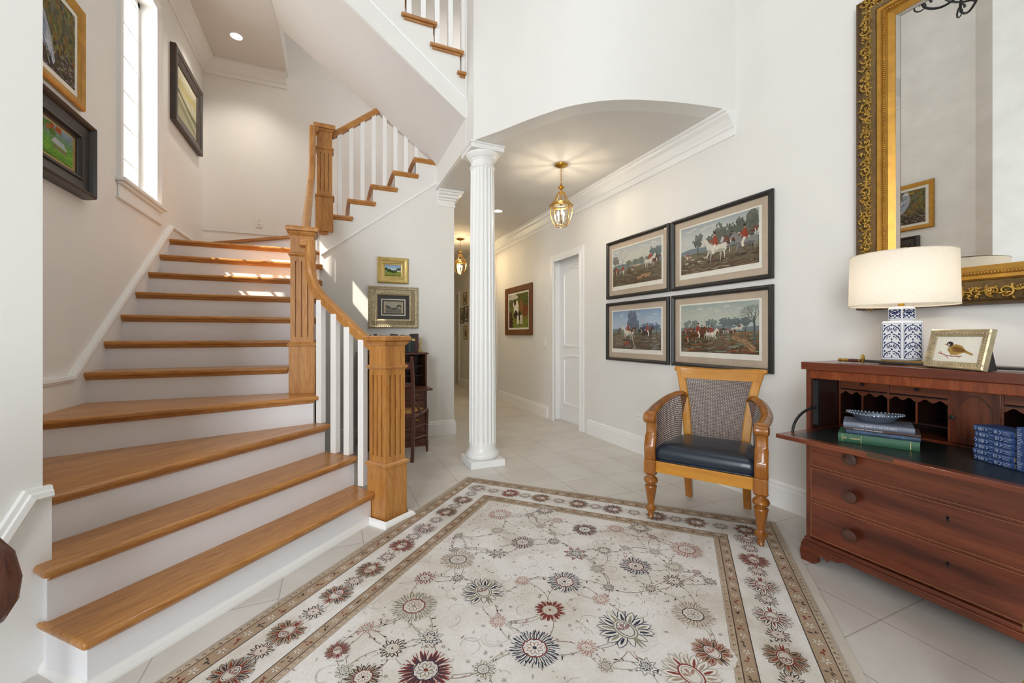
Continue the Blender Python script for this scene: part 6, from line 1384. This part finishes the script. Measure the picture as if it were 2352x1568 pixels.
# local: x right, y forward; origin at the right rear leg foot
m = MB(); ribbon(m, lambda t: (0.0+0.004*t,0.02+0.05*math.sin(PI*t*0.9)-0.05*t,0.93*t), 0.028, 0.026, 24); m.build('rear_leg', M['walnut'], dc, smooth=40)
m = MB(); ribbon(m, lambda t: (-0.36,0.02+0.05*math.sin(PI*t*0.9)-0.05*t,0.93*t), 0.028, 0.026, 24); m.build('rear_leg', M['walnut'], dc, smooth=40)
TL2 = [(0,0),(0.010,0),(0.013,0.05),(0.016,0.08),(0.010,0.09),(0.016,0.10),(0.012,0.12),(0.015,0.25),(0.011,0.26),(0.018,0.28),(0.012,0.30),(0.016,0.33),(0.018,0.40),(0,0.40)]
for x in (0.02,-0.38): m = MB(); m.lathe(TL2,14,(x,0.37,0)); m.build('front_leg', M['walnut'], dc, smooth=45)
MB().prism([(-0.385,0.40),(0.025,0.40),(0.012,0.05),(-0.372,0.05)],0.385,0.415).build('seat_frame', M['walnut'], dc, bevel=0.004)
MB().prism([(-0.35,0.37),(-0.01,0.37),(-0.02,0.085),(-0.345,0.085)],0.4155,0.420).build('cane_seat', simple('natural_cane', C('#b58b4e'), 0.6), dc)
for z0,z1 in ((0.82,0.88),(0.66,0.70)): MB().box(-0.36,0.0,0.0,0.016,z0,z1).build('back_slat', M['walnut'], dc, bevel=0.003)
for (a,b) in (((0.0,0.05,0.20),(0.02,0.37,0.16)),((0.0,0.05,0.30),(0.02,0.37,0.27)),((-0.36,0.05,0.20),(-0.38,0.37,0.16)),((-0.38,0.37,0.18),(0.02,0.37,0.18)),((-0.36,0.05,0.24),(0.0,0.05,0.24))): m = MB(); m.tube([a,b],0.008,8); m.build('stretcher', M['walnut'], dc, smooth=50)
m = MB(); m.tube(smooth_curve([(0.0,0.045,0.52),(0.012,0.10,0.50),(0.016,0.16,0.44),(0.016,0.20,0.41)],4),0.011,8); m.build('side_brace', M['walnut'], dc, smooth=50)

# ------------------------------------------------------------------ chandelier (only seen in the mirror)
cd_ = thing('chandelier','black wrought iron scroll chandelier reflected at the top of the mirror','chandelier',(1.04,1.30,3.61),R(15))
m = MB(); m.tube([(0,0,0.05),(0,0,2.235)],0.009,8); m.lathe([(0,0.02),(0.02,0.03),(0.035,0.06),(0.02,0.10),(0.03,0.14),(0.012,0.2),(0,0.2)],14); m.lathe([(0,2.21),(0.06,2.21),(0.06,2.238),(0,2.238)],16); m.build('stem', M['iron'], cd_, smooth=50)
for q in range(6):
    a = q*PI/3; ca, sa = math.cos(a), math.sin(a)
    pr_ = smooth_curve([(0.02,0.16),(0.08,0.06),(0.16,-0.02),(0.25,-0.05),(0.33,-0.01),(0.36,0.06),(0.34,0.13)],5)
    arm = MB(); arm.tube([(r_*ca,r_*sa,z) for r_,z in pr_],0.0085,8); o = arm.build('arm', M['iron'], cd_, smooth=60)
    m = MB(); sp = spiral(0.36,0.02,0.055,1.5,PI,-1,20); m.tube([(r_*ca,r_*sa,z) for r_,z in sp],[0.008*(1-i/24) for i in range(len(sp))],7)
    sp = spiral(0.18,0.03,0.05,1.3,-PI/2,1,18); m.tube([(r_*ca,r_*sa,z) for r_,z in sp],[0.007*(1-i/24) for i in range(len(sp))],7); m.ball((0.19*ca,0.19*sa,0.03),0.016,8,6,(1,1,1.5)); m.build('scroll', M['iron'], o, smooth=60)
    m = MB(); m.lathe([(0,0.12),(0.035,0.13),(0.035,0.135),(0.012,0.137),(0.012,0.22),(0,0.221)],12,(0.34*ca,0.34*sa,0)); m.build('candle_cup', M['iron'], cd_, smooth=45)
m = MB(); m.tube([(0.24*math.cos(2*PI*i/30),0.24*math.sin(2*PI*i/30),0.02) for i in range(30)],0.007,7,True); m.build('ring', M['iron'], cd_, smooth=60)

# ------------------------------------------------------------------ things cut by the photo's edges
hc_ = thing('armchair','dark wood chair whose rounded frame shows at the lower left edge','chair',(-0.885,1.345,0),R(150))
m = MB(); pts = [(0.0,0.0,0.02),(0.03,0,0.18),(0.07,0,0.30),(0.10,0,0.42),(0.09,0,0.52),(0.04,0,0.60),(0.0,0,0.665)]
hc_.rotation_euler = (0,0,R(0))
OX, OY = 0.075, 0.21
def arm(y): m.tube([(-0.04,0.155+y,0.345),(OX-0.050,OY+y-0.025,0.352),(OX-0.018,OY+y,0.375),(OX-0.002,OY+y,0.41),(OX+0.004,OY+y,0.46),(OX-0.006,OY+y,0.52),(OX-0.040,OY+y,0.575),(OX-0.095,OY+y-0.01,0.61),(-0.050,0.195+y,0.655)],[0.022,0.028,0.034,0.036,0.036,0.034,0.03,0.024,0.016],14)
m = MB(); arm(0); m.build('arm_support', M['walnut'], hc_, smooth=60); m = MB(); m.tube([(-0.055,-0.25,0.66),(-0.055,0.16,0.66),(-0.045,0.215,0.665)],[0.016,0.018,0.020],10); m.build('armrest', M['walnut'], hc_, smooth=60)
m = MB(); m.box(-0.32,-0.02,-0.22,0.18,0.36,0.41); m.build('seat', M['walnut'], hc_, bevel=0.01)
for x,y in ((-0.04,0.15),(-0.04,-0.20),(-0.29,0.15),(-0.29,-0.20)): m = MB(); m.lathe([(0,0),(0.014,0),(0.020,0.36),(0,0.36)],12,(x,y,0)); m.build('leg', M['walnut'], hc_, smooth=45)
m = MB(); m.box(-0.32,-0.04,-0.24,-0.20,0.41,0.95); m.build('backrest', M['walnut'], hc_, bevel=0.01)
gs = thing('pedestal_stand','carved gilded pedestal just showing at the lower right edge','stand',(1.50,0.362,0),0)
m = MB(); pr_ = [(0,0)]; 
for i in range(60):
    z = i/59*0.635; pr_.append((0.034+0.012*abs(math.sin(z*26))+0.006*math.sin(z*90)+(0.03 if z < 0.05 else 0), z))
pr_ += [(0,0.637)]; m.lathe(pr_, 24); m.build('pedestal_body', M['gold_pale'], gs, smooth=50)
for ln in ((-0.5,),): pass
